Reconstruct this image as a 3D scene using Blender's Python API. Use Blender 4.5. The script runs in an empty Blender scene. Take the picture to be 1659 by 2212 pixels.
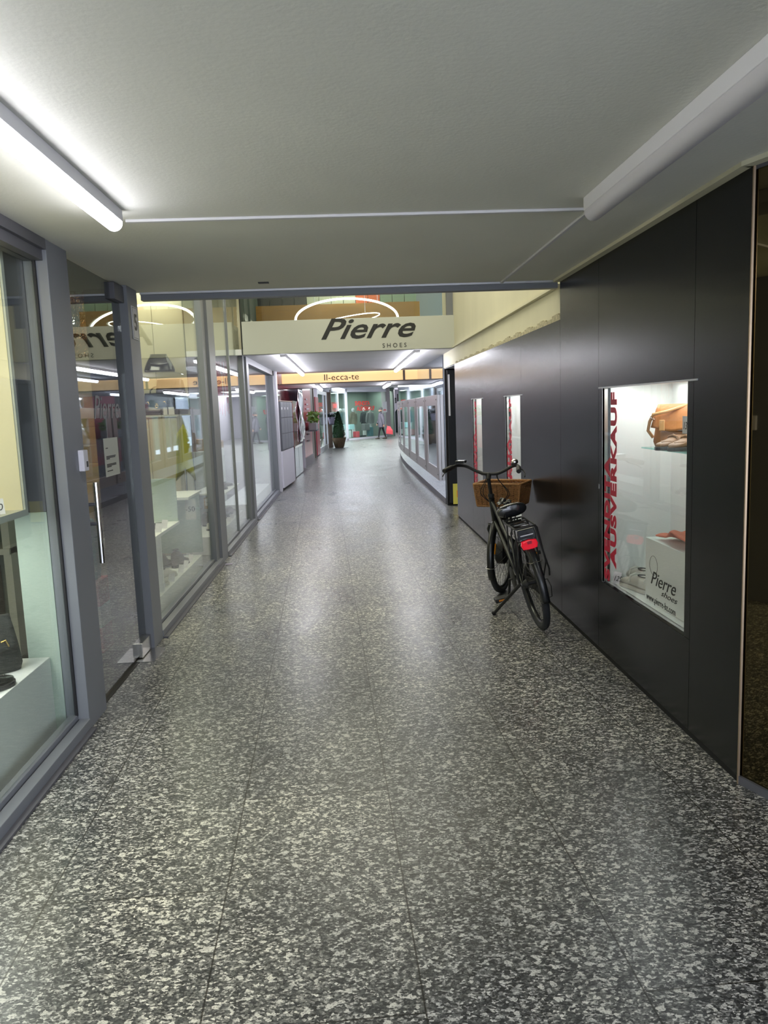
import bpy, bmesh, math, random
from mathutils import Vector, Matrix
random.seed(7)
sc = bpy.context.scene
PI = math.pi
# ------------------------------------------------------------------ camera
FPX = 1650.0; CX, CY = 829.5, 1106.0; EYE = 1.6
yv = Vector((746.5-CX, 886-CY, FPX)).normalized()
dn = Vector((444.5, 11944, FPX)); dn = (dn - yv*dn.dot(yv)).normalized()
zv = -dn; xv = yv.cross(zv)
RW = Matrix((xv, yv, zv))                      # camera (x right, y down, z forward) -> world
cam = bpy.data.cameras.new('camera'); camo = bpy.data.objects.new('camera', cam)
sc.collection.objects.link(camo)
camo.matrix_world = Matrix.Translation((0, 0, EYE)) @ (RW @ Matrix(((1, 0, 0), (0, -1, 0), (0, 0, -1)))).to_4x4()
cam.sensor_fit = 'HORIZONTAL'; cam.sensor_width = 36.0; cam.lens = 36.0*FPX/1659.0
cam.clip_start = 0.05; cam.clip_end = 200
sc.camera = camo
def ray(px, py): return RW @ Vector((px-CX, py-CY, FPX))
def PX(px, py, X): r = ray(px, py); t = X/r.x; return Vector((X, r.y*t, EYE+r.z*t))
def PY(px, py, Y): r = ray(px, py); t = Y/r.y; return Vector((r.x*t, Y, EYE+r.z*t))
def PZ(px, py, Z): r = ray(px, py); t = (Z-EYE)/r.z; return Vector((r.x*t, r.y*t, Z))
# ------------------------------------------------------------------ world and exposure
w = bpy.data.worlds.new('world'); sc.world = w; w.use_nodes = True
w.node_tree.nodes['Background'].inputs[0].default_value = (0.80, 0.86, 1.0, 1)
w.node_tree.nodes['Background'].inputs[1].default_value = 4.4
sc.view_settings.view_transform = 'Standard'; sc.view_settings.look = 'None'
sc.view_settings.exposure = 0.0; sc.view_settings.gamma = 1.0
sc.view_settings.use_curve_mapping = False
sc.cycles.use_denoising = True
sc.cycles.max_bounces = 8; sc.cycles.glossy_bounces = 5; sc.cycles.transparent_max_bounces = 24
sc.cycles.sample_clamp_indirect = 6.0
sc.cycles.caustics_reflective = False; sc.cycles.caustics_refractive = False
def area(name, loc, sx, sy, power, col, rot=(0, 0, 0)):
    l = bpy.data.lights.new(name, 'AREA'); l.shape = 'RECTANGLE'; l.size = sx; l.size_y = sy
    l.energy = power; l.color = col
    o = bpy.data.objects.new(name, l); o.location = loc; o.rotation_euler = rot
    sc.collection.objects.link(o); return o
WARM = (1.0, 0.90, 0.62); CREAM = (1.0, 0.97, 0.76); COOL = (0.86, 0.87, 1.0); GREENW = (0.90, 1.0, 0.92)
area('skylight', (0.2, 8.2, 4.5), 2.4, 4.6, 105, CREAM)
area('shop_light_window', (-2.35, 2.0, 2.35), 0.5, 0.9, 40, WARM, (0, math.radians(-38), 0))
def spot(name, loc, target, power, col, ang):
    l = bpy.data.lights.new(name, 'SPOT'); l.energy = power; l.color = col; l.spot_size = math.radians(ang); l.spot_blend = .7; l.shadow_soft_size = .03
    o = bpy.data.objects.new(name, l); o.location = loc; o.rotation_euler = (Vector(target)-Vector(loc)).to_track_quat('-Z', 'Y').to_euler()
    sc.collection.objects.link(o)
spot('shop_window_spot', (-1.53, 2.55, 2.33), (-1.02, 3.0, 0), 75, WARM, 48)
spot('shop_window_spot', (-1.53, 1.35, 2.33), (-1.10, 1.9, 0), 75, WARM, 52)
area('entrance_fill_light', (-2.5, 6.3, 2.6), 0.8, 1.2, 30, WARM)  # fill light added to brighten the stairs and wire lamp
area('shop_light_bay', (-2.1, 7.0, 3.4), 0.6, 2.2, 38, CREAM, (0, math.radians(-12), 0))
area('shop_light_bay', (-2.3, 9.9, 3.2), 0.6, 1.6, 30, CREAM, (0, 0, 0))
area('shop_light_bay', (-2.3, 13.4, 2.36), 0.6, 2.4, 26, COOL, (0, 0, 0))
area('upper_shop_light', (0.0, 12.6, 4.4), 2.2, 1.4, 20, WARM)
area('passage_light', (0.6, 37.5, 2.7), 5.0, 6.0, 420, (0.93, 1.0, 1.0))
area('passage_light', (0.2, 25.5, 2.7), 1.2, 8.0, 90, COOL)
area('far_light', (3.4, 47.5, 2.7), 3.0, 4.0, 160, (1, 1, 1))
area('clothes_shop_light', (1.2, 44.3, 2.6), 2.6, 1.6, 95, GREENW, (0, 0, math.radians(50)))
# ------------------------------------------------------------------ materials
def mat(name, col, rough=0.5, metal=0.0, spec=0.5, noise=0.0, nscale=40, bump=0.0, bscale=200, emit=None, estr=0.0, coat=0.0, stretch=(1, 1, 1)):
    m = bpy.data.materials.new(name); m.use_nodes = True
    nt = m.node_tree; b = nt.nodes['Principled BSDF']
    b.inputs['Base Color'].default_value = (*col, 1); b.inputs['Roughness'].default_value = rough
    b.inputs['Metallic'].default_value = metal; b.inputs['Specular IOR Level'].default_value = spec
    if coat: b.inputs['Coat Weight'].default_value = coat; b.inputs['Coat Roughness'].default_value = 0.05
    if emit: b.inputs['Emission Color'].default_value = (*emit, 1); b.inputs['Emission Strength'].default_value = estr
    if noise or bump:
        tc = nt.nodes.new('ShaderNodeTexCoord'); mp = nt.nodes.new('ShaderNodeMapping')
        mp.inputs['Scale'].default_value = stretch; nt.links.new(tc.outputs['Object'], mp.inputs[0])
    if noise:
        n = nt.nodes.new('ShaderNodeTexNoise'); n.inputs['Scale'].default_value = nscale; n.inputs['Detail'].default_value = 4
        nt.links.new(mp.outputs[0], n.inputs['Vector'])
        r = nt.nodes.new('ShaderNodeValToRGB')
        r.color_ramp.elements[0].position = .3; r.color_ramp.elements[1].position = .7
        r.color_ramp.elements[0].color = (*[c*(1-noise) for c in col], 1)
        r.color_ramp.elements[1].color = (*[min(1, c*(1+noise)) for c in col], 1)
        nt.links.new(n.outputs[0], r.inputs[0]); nt.links.new(r.outputs[0], b.inputs['Base Color'])
    if bump:
        n = nt.nodes.new('ShaderNodeTexNoise'); n.inputs['Scale'].default_value = bscale; n.inputs['Detail'].default_value = 3
        nt.links.new(mp.outputs[0], n.inputs['Vector'])
        bp = nt.nodes.new('ShaderNodeBump'); bp.inputs['Strength'].default_value = bump; bp.inputs['Distance'].default_value = .01
        nt.links.new(n.outputs[0], bp.inputs['Height']); nt.links.new(bp.outputs[0], b.inputs['Normal'])
    return m
def glass(name, tint=(0.95, 0.98, 0.965), gloss=1.0, rough=0.0, f0=.04, top=.75):
    m = bpy.data.materials.new(name); m.use_nodes = True; nt = m.node_tree; nt.nodes.clear()
    N = nt.nodes.new; L = nt.links.new
    out = N('ShaderNodeOutputMaterial'); mx = N('ShaderNodeMixShader')
    t = N('ShaderNodeBsdfTransparent'); g = N('ShaderNodeBsdfGlossy'); f = N('ShaderNodeLayerWeight')
    t.inputs[0].default_value = (*tint, 1); g.inputs[0].default_value = (gloss, gloss, gloss, 1); g.inputs['Roughness'].default_value = rough
    f.inputs[0].default_value = .5
    p = N('ShaderNodeMath'); p.operation = 'POWER'; p.inputs[1].default_value = 5; L(f.outputs['Facing'], p.inputs[0])
    q = N('ShaderNodeMath'); q.operation = 'MULTIPLY_ADD'; q.inputs[1].default_value = top-f0; q.inputs[2].default_value = f0; L(p.outputs[0], q.inputs[0])
    L(q.outputs[0], mx.inputs[0]); L(t.outputs[0], mx.inputs[1]); L(g.outputs[0], mx.inputs[2])
    L(mx.outputs[0], out.inputs[0]); return m
def floor_mat():
    m = bpy.data.materials.new('speckled_granite'); m.use_nodes = True; nt = m.node_tree; N = nt.nodes; L = nt.links
    b = N['Principled BSDF']; tc = N.new('ShaderNodeTexCoord')
    def mapped(scale, rz=0, loc=(0, 0, 0)):
        mp = N.new('ShaderNodeMapping'); mp.inputs['Scale'].default_value = scale; mp.inputs['Rotation'].default_value = (0, 0, rz)
        mp.inputs['Location'].default_value = loc; L.new(tc.outputs['Object'], mp.inputs[0]); return mp
    def noise(mp, s, d, r=.5, dist=0):
        n = N.new('ShaderNodeTexNoise'); n.inputs['Scale'].default_value = s; n.inputs['Detail'].default_value = d
        n.inputs['Roughness'].default_value = r; n.inputs['Distortion'].default_value = dist; L.new(mp.outputs[0], n.inputs[0]); return n
    def ramp(src, els, interp='LINEAR'):
        r = N.new('ShaderNodeValToRGB'); r.color_ramp.interpolation = interp
        e = r.color_ramp.elements
        while len(e) < len(els): e.new(.5)
        for k, (p, c) in enumerate(els): e[k].position = p; e[k].color = (*c, 1) if len(c) == 3 else c
        L.new(src.outputs[0], r.inputs[0]); return r
    def mix(kind, fac, a, bb):
        x = N.new('ShaderNodeMix'); x.data_type = 'RGBA'; x.blend_type = kind
        if isinstance(fac, float): x.inputs[0].default_value = fac
        else: L.new(fac, x.inputs[0])
        for s, v in ((6, a), (7, bb)):
            if isinstance(v, tuple): x.inputs[s].default_value = (*v, 1)
            else: L.new(v, x.inputs[s])
        return x.outputs[2]
    def warped(scale, amt, ns, loc=(0, 0, 0)):
        mp = mapped(scale, 0, loc); n = noise(mp, ns, 2, .5)
        vm = N.new('ShaderNodeVectorMath'); vm.operation = 'SCALE'; vm.inputs['Scale'].default_value = amt; L.new(n.outputs['Color'], vm.inputs[0])
        va = N.new('ShaderNodeVectorMath'); va.operation = 'ADD'; L.new(mp.outputs[0], va.inputs[0]); L.new(vm.outputs[0], va.inputs[1]); return va
    def voro(vec, sc_):
        v = N.new('ShaderNodeTexVoronoi'); v.inputs['Scale'].default_value = sc_; L.new(vec.outputs[0], v.inputs['Vector'])
        sp = N.new('ShaderNodeSeparateColor'); L.new(v.outputs['Color'], sp.inputs[0]); return sp
    def madd(a, k, c):
        m_ = N.new('ShaderNodeMath'); m_.operation = 'MULTIPLY_ADD'; L.new(a, m_.inputs[0]); m_.inputs[1].default_value = k
        if isinstance(c, float): m_.inputs[2].default_value = c
        else: L.new(c, m_.inputs[2])
        return m_
    n1 = noise(mapped((1, 1.4, 1)), 22, 4, .65)
    v1_ = voro(warped((1.0, 1.5, 1), .014, 90), 112)
    val = madd(n1.outputs[0], .85, madd(v1_.outputs[0], .66, -.285).outputs[0])
    c1 = ramp(val, [(0.20, (.034, .036, .038)), (0.38, (.072, .075, .076)), (0.50, (.125, .128, .124)), (0.61, (.19, .19, .182)), (0.70, (.40, .395, .375)), (0.80, (.68, .67, .63))]).outputs[0]
    v2_ = voro(warped((1.0, 1.3, 1), .02, 60, (4, 9, 0)), 58)
    c1 = mix('MIX', ramp(v2_, [(0.93, (0, 0, 0)), (0.94, (1, 1, 1))]).outputs[0], c1, (.60, .59, .55))
    n3 = noise(mapped((1, 1.4, 1), 0, (7, 2, 0)), 150, 2, .5)
    dk = ramp(n3, [(0.36, (.45, .45, .46)), (0.5, (1.08, 1.08, 1.08))])
    c2 = mix('MULTIPLY', 1.0, c1, dk.outputs[0])
    n4 = noise(mapped((1, .6, 1)), 2.2, 5, .6); big = ramp(n4, [(0.35, (.72, .73, .76)), (0.62, (1.10, 1.09, 1.05))])
    c3 = mix('MULTIPLY', 1.0, c2, big.outputs[0])
    # dark stains
    n5 = noise(mapped((1, 1, 1), 0, (11, 4, 0)), 3.1, 3, .5, .3); st = ramp(n5, [(0.235, (.35, .35, .35)), (0.262, (1, 1, 1))])
    c4 = mix('MULTIPLY', 1.0, c3, st.outputs[0])
    br = N.new('ShaderNodeTexBrick'); br.offset = .5; br.inputs['Scale'].default_value = 1
    br.inputs['Brick Width'].default_value = 1.22; br.inputs['Row Height'].default_value = .60; br.inputs['Mortar Size'].default_value = .0032
    br.inputs['Mortar Smooth'].default_value = .3
    br.inputs['Color1'].default_value = (1.05, 1.05, 1.04, 1); br.inputs['Color2'].default_value = (.90, .91, .92, 1); br.inputs['Mortar'].default_value = (.22, .21, .20, 1)
    br.inputs['Bias'].default_value = 0
    mpb = mapped((1, 1, 1), PI/2 - .03, (0, .40, 0)); mpb.vector_type = 'POINT'; L.new(mpb.outputs[0], br.inputs[0])
    c5 = mix('MULTIPLY', 1.0, c4, br.outputs[0])
    L.new(c5, b.inputs['Base Color'])
    rr = ramp(n4, [(0.3, (.26, .26, .26)), (0.7, (.36, .36, .36))]); L.new(rr.outputs[0], b.inputs['Roughness'])
    b.inputs['Specular IOR Level'].default_value = .55
    bp = N.new('ShaderNodeBump'); bp.inputs['Strength'].default_value = .06; bp.inputs['Distance'].default_value = .004
    L.new(n1.outputs[0], bp.inputs['Height']); L.new(bp.outputs[0], b.inputs['Normal'])
    return m
def ceiling_mat():
    m = mat('painted_plaster', (.78, .775, .715), .9, noise=.05, nscale=.9, bump=.10, bscale=60); nt = m.node_tree
    return m
M = dict(
 floor=floor_mat(), ceil=ceiling_mat(),
 ceil2=mat('white_ceiling_paint', (.84, .83, .86), .8, noise=.03, nscale=2),
 cream=mat('cream_paint', (.70, .66, .50), .75, noise=.06, nscale=1.6, stretch=(1, 1, .35)),
 plaster=mat('raw_plaster_edge', (.50, .45, .32), .95, noise=.3, nscale=30, bump=.6, bscale=80),
 beam=mat('beam_paint', (.56, .57, .52), .6, noise=.02, nscale=1),
 black=mat('black_laminate', (.006, .007, .008), .25, spec=.28, bump=.02, bscale=600),
 blackgap=mat('panel_gap', (.004, .004, .004), .8),
 alu=mat('grey_painted_aluminium', (.20, .21, .235), .45, spec=.5, bump=.02, bscale=900),
 aludark=mat('dark_aluminium', (.10, .10, .115), .45),
 alulight=mat('light_aluminium', (.62, .63, .66), .35, metal=.6),
 rubber=mat('rubber_seal', (.012, .012, .014), .6),
 steel=mat('brushed_steel', (.50, .46, .45), .30, metal=1.0, noise=.05, nscale=30, stretch=(1, 1, 12)),
 chrome=mat('chrome', (.85, .85, .87), .07, metal=1.0),
 satin=mat('satin_steel', (.55, .54, .52), .25, metal=1.0),
 mirror=mat('reflective_wall_glass', (.50, .58, .68), .03, metal=.92), bronzemirror=mat('bronze_mirror', (.17, .135, .07), .02, metal=1.0),
 white=mat('white_laminate', (.80, .82, .80), .4),
 whitewall=mat('white_wall_paint', (.74, .73, .80), .7),
 vit=mat('vitrine_white', (.80, .82, .80), .5),
 lamp=mat('lamp_diffuser_on', (1, 1, 1), .5, emit=(.93, .93, 1.0), estr=26.0),
 lampoff=mat('lamp_diffuser_off', (.62, .60, .63), .35),
 lampbody=mat('lamp_housing', (.72, .71, .74), .45),
 led=mat('led_strip', (1, 1, 1), .5, emit=(.95, 1, .97), estr=16.0),
 ring=mat('ring_lamp_diffuser', (1, 1, 1), .5, emit=(1, .98, .85), estr=6.0),
 orange=mat('orange_light_panel', (.9, .6, .3), .5, emit=(1.0, .66, .30), estr=.85),
 glass=glass('window_glass'), glassdoor=glass('door_glass', (.58, .61, .60), f0=.20), glassw=glass('vitrine_glass', (.98, .985, .985), f0=.02),
 bronze=glass('bronze_tinted_glass', (.40, .34, .22), .55, f0=.05), shopglass=glass('shop_glass', (.90, .96, .94), f0=.03),
 wood=mat('stair_wood', (.62, .44, .20), .5, noise=.12, nscale=8, stretch=(1, 12, 1)),
 brownwood=mat('brown_counter_wood', (.26, .13, .012), .5, noise=.1, nscale=6, stretch=(1, 1, 8)),
 red=mat('dark_red_lacquer', (.24, .012, .022), .12, coat=.8),
 pink=mat('signal_red_panel', (.62, .07, .10), .3, coat=.3),
 redtxt=mat('red_vinyl', (.50, .01, .045), .5), redbright=mat('bright_red_vinyl', (.85, .06, .05), .5),
 ink=mat('black_ink', (.012, .012, .012), .5), paper=mat('white_paper', (.82, .81, .84), .7),
 blackp=mat('black_paint', (.010, .011, .013), .35, coat=.2), matteb=mat('matt_black_plastic', (.014, .014, .015), .55),
 tyre=mat('tyre_rubber', (.022, .024, .030), .75, bump=.5, bscale=160), greyb=mat('bike_dark_grey', (.012, .014, .015), .35, coat=.15),
 wicker=mat('wicker', (.36, .17, .055), .55, noise=.4, nscale=60, bump=.3, bscale=300),
 wickerd=mat('wicker_dark', (.20, .085, .03), .6, noise=.4, nscale=60),
 redlens=mat('red_reflector_lens', (.75, .005, .02), .12, emit=(1, .01, .04), estr=.35, coat=1),
 amber=mat('amber_reflector', (.9, .32, .02), .25, coat=.5), disp=mat('display_screen', (.02, .02, .022), .1, coat=1),
 vinylbag=mat('shiny_black_cover', (.012, .013, .017), .14, coat=1),
 tan=mat('tan_leather', (.46, .18, .055), .5, noise=.18, nscale=9, bump=.15, bscale=60),
 tand=mat('dark_tan_edge', (.20, .10, .04), .5), tanl=mat('light_tan_leather', (.62, .34, .14), .4),
 gold=mat('gold_metal', (.83, .56, .20), .2, metal=1), suede=mat('black_suede', (.020, .023, .022), .85, noise=.2, nscale=30),
 leather=mat('black_leather', (.012, .013, .013), .22, coat=.3), brownl=mat('brown_leather', (.085, .07, .058), .45, noise=.2, nscale=14),
 bone=mat('bone_leather', (.58, .56, .50), .45), sole=mat('dark_sole', (.035, .033, .035), .6), solel=mat('pale_sole', (.55, .53, .48), .6),
 cloth=mat('coral_cloth', (.74, .17, .10), .8, noise=.08, nscale=20), shoebox=mat('brown_shoe_box', (.11, .085, .06), .7),
 leaf=mat('conifer_leaf', (.020, .062, .018), .6, noise=.5, nscale=8), leaf2=mat('bright_leaf', (.13, .26, .04), .5, noise=.3, nscale=30),
 potw=mat('brown_wicker_pot', (.17, .11, .06), .8, noise=.5, nscale=40, bump=.8, bscale=60), soil=mat('soil', (.03, .02, .015), 1),
 skin=mat('skin', (.62, .36, .26), .6), coatm=mat('lilac_grey_quilt', (.17, .15, .19), .7, noise=.15, nscale=12), hat=mat('grey_knit', (.12, .12, .12), .9, bump=.5, bscale=150),
 trou=mat('dark_trousers', (.02, .02, .025), .8), bagp=mat('coral_bag', (.85, .10, .12), .6), mann=mat('mannequin_white', (.75, .78, .76), .5),
 khaki=mat('khaki_cloth', (.20, .19, .13), .85, noise=.15, nscale=12), greyc=mat('grey_tweed', (.20, .21, .20), .9, noise=.25, nscale=30), darkc=mat('dark_green_cloth', (.012, .022, .022), .9),
 teal=mat('teal_fabric', (.06, .20, .22), .8), aqua=mat('pale_aqua', (.50, .80, .82), .5), cyan=mat('turquoise', (.08, .45, .52), .6),
 shopwall=mat('grey_green_shop_wall', (.15, .19, .165), .7), paleg=mat('pale_green_panel', (.50, .60, .52), .45), shopcarpet=mat('dark_shop_floor', (.06, .06, .062), .5, noise=.2, nscale=12, stretch=(1, 6, 1)),
 panelcream=mat('cream_cabinet_panel', (.62, .58, .42), .45, noise=.05, nscale=3), shopfloor=mat('grey_shop_floor', (.22, .22, .22), .35, noise=.15, nscale=10),
 boxcream=mat('cream_display_lining', (.78, .72, .52), .6), boxedge=mat('grey_display_edge', (.55, .57, .52), .4),
 yellow=mat('yellow_print', (.72, .64, .10), .5), posterw=mat('poster_white', (.8, .78, .8), .5), darkwall=mat('dark_brown_wall', (.035, .028, .012), .7),
 lobbyc=mat('lobby_ceiling_paint', (.42, .37, .26), .8), bronzem=mat('bronze_trim', (.55, .42, .30), .35, metal=.9),
 brownframe=mat('brown_door_frame', (.12, .085, .06), .4, metal=.3), stone=mat('grey_stone_base', (.30, .27, .28), .5), boxw=mat('pale_green_shoe_box', (.50, .55, .42), .6),
 boxo=mat('orange_shoe_box', (.62, .13, .03), .6), boxg=mat('sage_shoe_box', (.20, .30, .20), .6), boxd=mat('black_shoe_box', (.015, .018, .018), .5), copperwire=mat('copper_wire', (.70, .45, .25), .2, metal=1.0),
 redfr=mat('red_fringe', (.62, .05, .12), .7), limeg=mat('lime_plastic', (.42, .42, .04), .5), vase=mat('grey_vase', (.30, .30, .30), .5), lilac=mat('lilac_pot', (.42, .38, .50), .5),
 kraft=mat('kraft_card', (.50, .34, .18), .7), label=mat('label_white', (.75, .75, .70), .6), steelbox=mat('pale_steel_panel', (.50, .56, .60), .22, metal=.8),
)
def seam(name, base, axis, xs, wdt=.004):
    return base
# ------------------------------------------------------------------ mesh helpers
class MB:
    def __init__(s): s.bm = bmesh.new()
    def _new(s, vs, fs):
        v = [s.bm.verts.new(p) for p in vs]
        for f in fs:
            try: s.bm.faces.new([v[i] for i in f])
            except ValueError: pass
        return v
    def box(s, x0, x1, y0, y1, z0, z1):
        p = [(x, y, z) for z in (z0, z1) for y in (y0, y1) for x in (x0, x1)]
        s._new(p, [(0, 2, 3, 1), (4, 5, 7, 6), (0, 1, 5, 4), (2, 6, 7, 3), (0, 4, 6, 2), (1, 3, 7, 5)]); return s
    def hexa(s, b, t):   # b, t: 4 points each, counter clockwise from above
        s._new(list(b)+list(t), [(3, 2, 1, 0), (4, 5, 6, 7), (0, 1, 5, 4), (1, 2, 6, 5), (2, 3, 7, 6), (3, 0, 4, 7)]); return s
    def wallbox(s, p, q, th, z0, z1):     # upright slab from p to q (xy) with thickness th to the left of p->q
        d = Vector((q[0]-p[0], q[1]-p[1])).normalized(); n = Vector((-d.y, d.x))*th
        a = [(p[0], p[1]), (q[0], q[1]), (q[0]+n.x, q[1]+n.y), (p[0]+n.x, p[1]+n.y)]
        s.hexa([(*k, z0) for k in a], [(*k, z1) for k in a]); return s
    def tube(s, pts, r, seg=10, closed=False, cap=True):
        pts = [Vector(p) for p in pts]; n = len(pts)
        rs = r if isinstance(r, (list, tuple)) else [r]*n
        rings = []; up = None
        for i, p in enumerate(pts):
            a = pts[(i-1) % n] if (i > 0 or closed) else p; b = pts[(i+1) % n] if (i < n-1 or closed) else p
            t = (b-a).normalized()
            if up is None: up = t.orthogonal().normalized()
            up = (up - t*up.dot(t)); up = up.normalized() if up.length > 1e-6 else t.orthogonal().normalized()
            sd = t.cross(up)
            rings.append([s.bm.verts.new(p + (up*math.cos(2*PI*k/seg) + sd*math.sin(2*PI*k/seg))*rs[i]) for k in range(seg)])
        m = n if closed else n-1
        for i in range(m):
            A, B = rings[i], rings[(i+1) % n]
            for k in range(seg):
                s.bm.faces.new((A[k], A[(k+1) % seg], B[(k+1) % seg], B[k]))
        if cap and not closed:
            s.bm.faces.new(rings[0][::-1]); s.bm.faces.new(rings[-1])
        return s
    def ring(s, c, ax, R, r, seg=48, sg=8, a0=0, a1=2*PI, u=None):
        c = Vector(c); ax = Vector(ax).normalized(); u = Vector(u).normalized() if u else ax.orthogonal().normalized(); v = ax.cross(u)
        full = abs(a1-a0-2*PI) < 1e-6; n = seg if full else seg+1
        pts = [c+(u*math.cos(a0+(a1-a0)*k/seg)+v*math.sin(a0+(a1-a0)*k/seg))*R for k in range(n)]
        return s.tube(pts, r, sg, closed=full)
    def lathe(s, prof, c=(0, 0, 0), seg=24, sx=1, sy=1, M=None):
        rings = []
        for (r, z) in prof:
            rings.append([s.bm.verts.new((M @ Vector((r*math.cos(2*PI*k/seg)*sx, r*math.sin(2*PI*k/seg)*sy, z)) if M else Vector((r*math.cos(2*PI*k/seg)*sx, r*math.sin(2*PI*k/seg)*sy, z)))+Vector(c)) for k in range(seg)])
        for i in range(len(rings)-1):
            for k in range(seg): s.bm.faces.new((rings[i][k], rings[i][(k+1) % seg], rings[i+1][(k+1) % seg], rings[i+1][k]))
        s.bm.faces.new(rings[0][::-1]); s.bm.faces.new(rings[-1]); return s
    def loft(s, rings, cap=True):
        R = [[s.bm.verts.new(p) for p in r] for r in rings]; n = len(R[0])
        for i in range(len(R)-1):
            for k in range(n): s.bm.faces.new((R[i][k], R[i][(k+1) % n], R[i+1][(k+1) % n], R[i+1][k]))
        if cap: s.bm.faces.new(R[0][::-1]); s.bm.faces.new(R[-1])
        return s
    def prism(s, poly, n):   # planar polygon points, extruded by vector n
        n = Vector(n); P = [Vector(p) for p in poly]
        a = [s.bm.verts.new(p) for p in P]; b = [s.bm.verts.new(p+n) for p in P]; k = len(P)
        s.bm.faces.new(a[::-1]); s.bm.faces.new(b)
        for i in range(k): s.bm.faces.new((a[i], a[(i+1) % k], b[(i+1) % k], b[i]))
        return s
    def ball(s, c, r, sx=1, sy=1, sz=1, seg=16):
        pr = [(math.sin(PI*k/8)*r if 0 < k < 8 else r*.01, -math.cos(PI*k/8)*r*sz) for k in range(9)]
        return s.lathe(pr, c, seg, sx, sy)
    def sheet(s, f, nu, nv):
        g = [[s.bm.verts.new(f(i/nu, j/nv)) for j in range(nv+1)] for i in range(nu+1)]
        for i in range(nu):
            for j in range(nv): s.bm.faces.new((g[i][j], g[i+1][j], g[i+1][j+1], g[i][j+1]))
        return s
    def build(s, name, m, parent=None, smooth=False, bevel=0, T=None, solid=0, sub=0):
        if T is not None: s.bm.transform(T)
        bmesh.ops.recalc_face_normals(s.bm, faces=s.bm.faces)
        me = bpy.data.meshes.new(name); s.bm.to_mesh(me); s.bm.free()
        me.materials.append(M[m] if isinstance(m, str) else m)
        if smooth:
            me.polygons.foreach_set('use_smooth', [True]*len(me.polygons))
            me.set_sharp_from_angle(angle=math.radians(40))
        o = bpy.data.objects.new(name, me); sc.collection.objects.link(o)
        if parent: o.parent = parent
        if solid: x = o.modifiers.new('s', 'SOLIDIFY'); x.thickness = solid; x.offset = 0
        if sub: x = o.modifiers.new('u', 'SUBSURF'); x.levels = sub; x.render_levels = sub
        if bevel: x = o.modifiers.new('b', 'BEVEL'); x.width = bevel; x.segments = 2; x.limit_method = 'ANGLE'
        return o
def thing(name, label, cat, loc=(0, 0, 0), rz=0, group=None):
    o = bpy.data.objects.new(name, None); sc.collection.objects.link(o); o.empty_display_size = .1
    o.location = loc; o.rotation_euler = (0, 0, rz); o['label'] = label; o['category'] = cat
    if group: o['group'] = group
    return o
def tag(o, label, cat, group=None):
    o['label'] = label; o['category'] = cat
    if group: o['group'] = group
    return o
def struct(mb, name, m, bevel=0, label=None):
    o = mb.build(name, m, bevel=bevel); o['kind'] = 'structure'
    if label: o['label'] = label
    return o
def B(*a): return MB().box(*a)
def copy_tree(o, parent=None):
    c = o.copy(); sc.collection.objects.link(c)
    if parent: c.parent = parent
    for ch in [k for k in bpy.data.objects if k.parent == o and k is not c]: copy_tree(ch, c)
    return c
def text(s, size, m, T, name='lettering', parent=None, sx=1.0, sy=1.0, bold=0.0, shear=0.0, extr=.0008, space=1.0, align='LEFT', line=1.0):
    cu = bpy.data.curves.new('t', 'FONT'); cu.body = s; cu.size = size; cu.offset = bold; cu.extrude = extr; cu.shear = shear
    cu.space_character = space; cu.align_x = align; cu.resolution_u = 3; cu.space_line = line
    t = bpy.data.objects.new('t', cu); sc.collection.objects.link(t)
    bpy.context.view_layer.update(); dg = bpy.context.evaluated_depsgraph_get()
    me = bpy.data.meshes.new_from_object(t.evaluated_get(dg)); bpy.data.objects.remove(t)
    me.transform(T @ Matrix.Diagonal((sx, sy, 1, 1))); me.materials.clear(); me.materials.append(M[m])
    o = bpy.data.objects.new(name, me); sc.collection.objects.link(o)
    if parent: o.parent = parent
    return o
def frame3(o, x, y):   # matrix with origin o, text axis x, letter-up axis y
    x = Vector(x).normalized(); y = Vector(y).normalized(); z = x.cross(y)
    m = Matrix((x, y, z)).transposed().to_4x4(); m.translation = Vector(o); return m
def fity(o, ya, yb, z0, z1, X, off=Vector((0, 0, 0)), reading='up'):
    # stretch a flat lettering mesh lying in a plane of constant x onto the given y and z span
    ys_ = [v.co.y for v in o.data.vertices]; zs_ = [v.co.z for v in o.data.vertices]
    a, b, c, d = min(ys_), max(ys_), min(zs_), max(zs_)
    for v in o.data.vertices:
        v.co.y = ya+(v.co.y-a)/(b-a)*(yb-ya)+off.y; v.co.z = z0+(v.co.z-c)/(d-c)*(z1-z0)+off.z
    return o
LX, RX = -1.40, 1.56
ZC = 2.465
# ------------------------------------------------------------------ structure: floor and ceilings
struct(B(-1.455, 7.0, -5, 60, -.06, 0), 'floor', 'floor', label='polished grey speckled granite floor with narrow joints')
struct(B(-6.0, -1.455, -5, 16, -.06, -.002), 'floor', 'shopfloor')
struct(B(-6.0, 6.0, -5, 5.58, ZC, ZC+.35), 'ceiling', 'ceil', label='low grey plaster ceiling at the entrance')
struct(B(-4.5, 3.2, 11.03, 16.85, 2.42, 2.50), 'ceiling', 'ceil2')
struct(B(-4.5, 3.2, 16.95, 20.3, 2.19, 2.5), 'ceiling', 'ceil2')
struct(B(-6, 9, 20.3, 60, 2.80, 2.9), 'ceiling', 'ceil2')
struct(B(-6, 4.5, 5.58, 16.85, 4.62, 4.7), 'ceiling', 'ceil2')
struct(B(-6, 4.5, 5.50, 5.58, ZC+.35, 4.62), 'wall_void_front', 'ceil2')
struct(B(LX, RX, 5.56, 5.60, 2.452, 2.468), 'trim_1', 'alulight')
struct(B(LX, RX, 5.585, 5.66, 2.415, 2.452), 'trim_2', 'alu')
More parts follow.
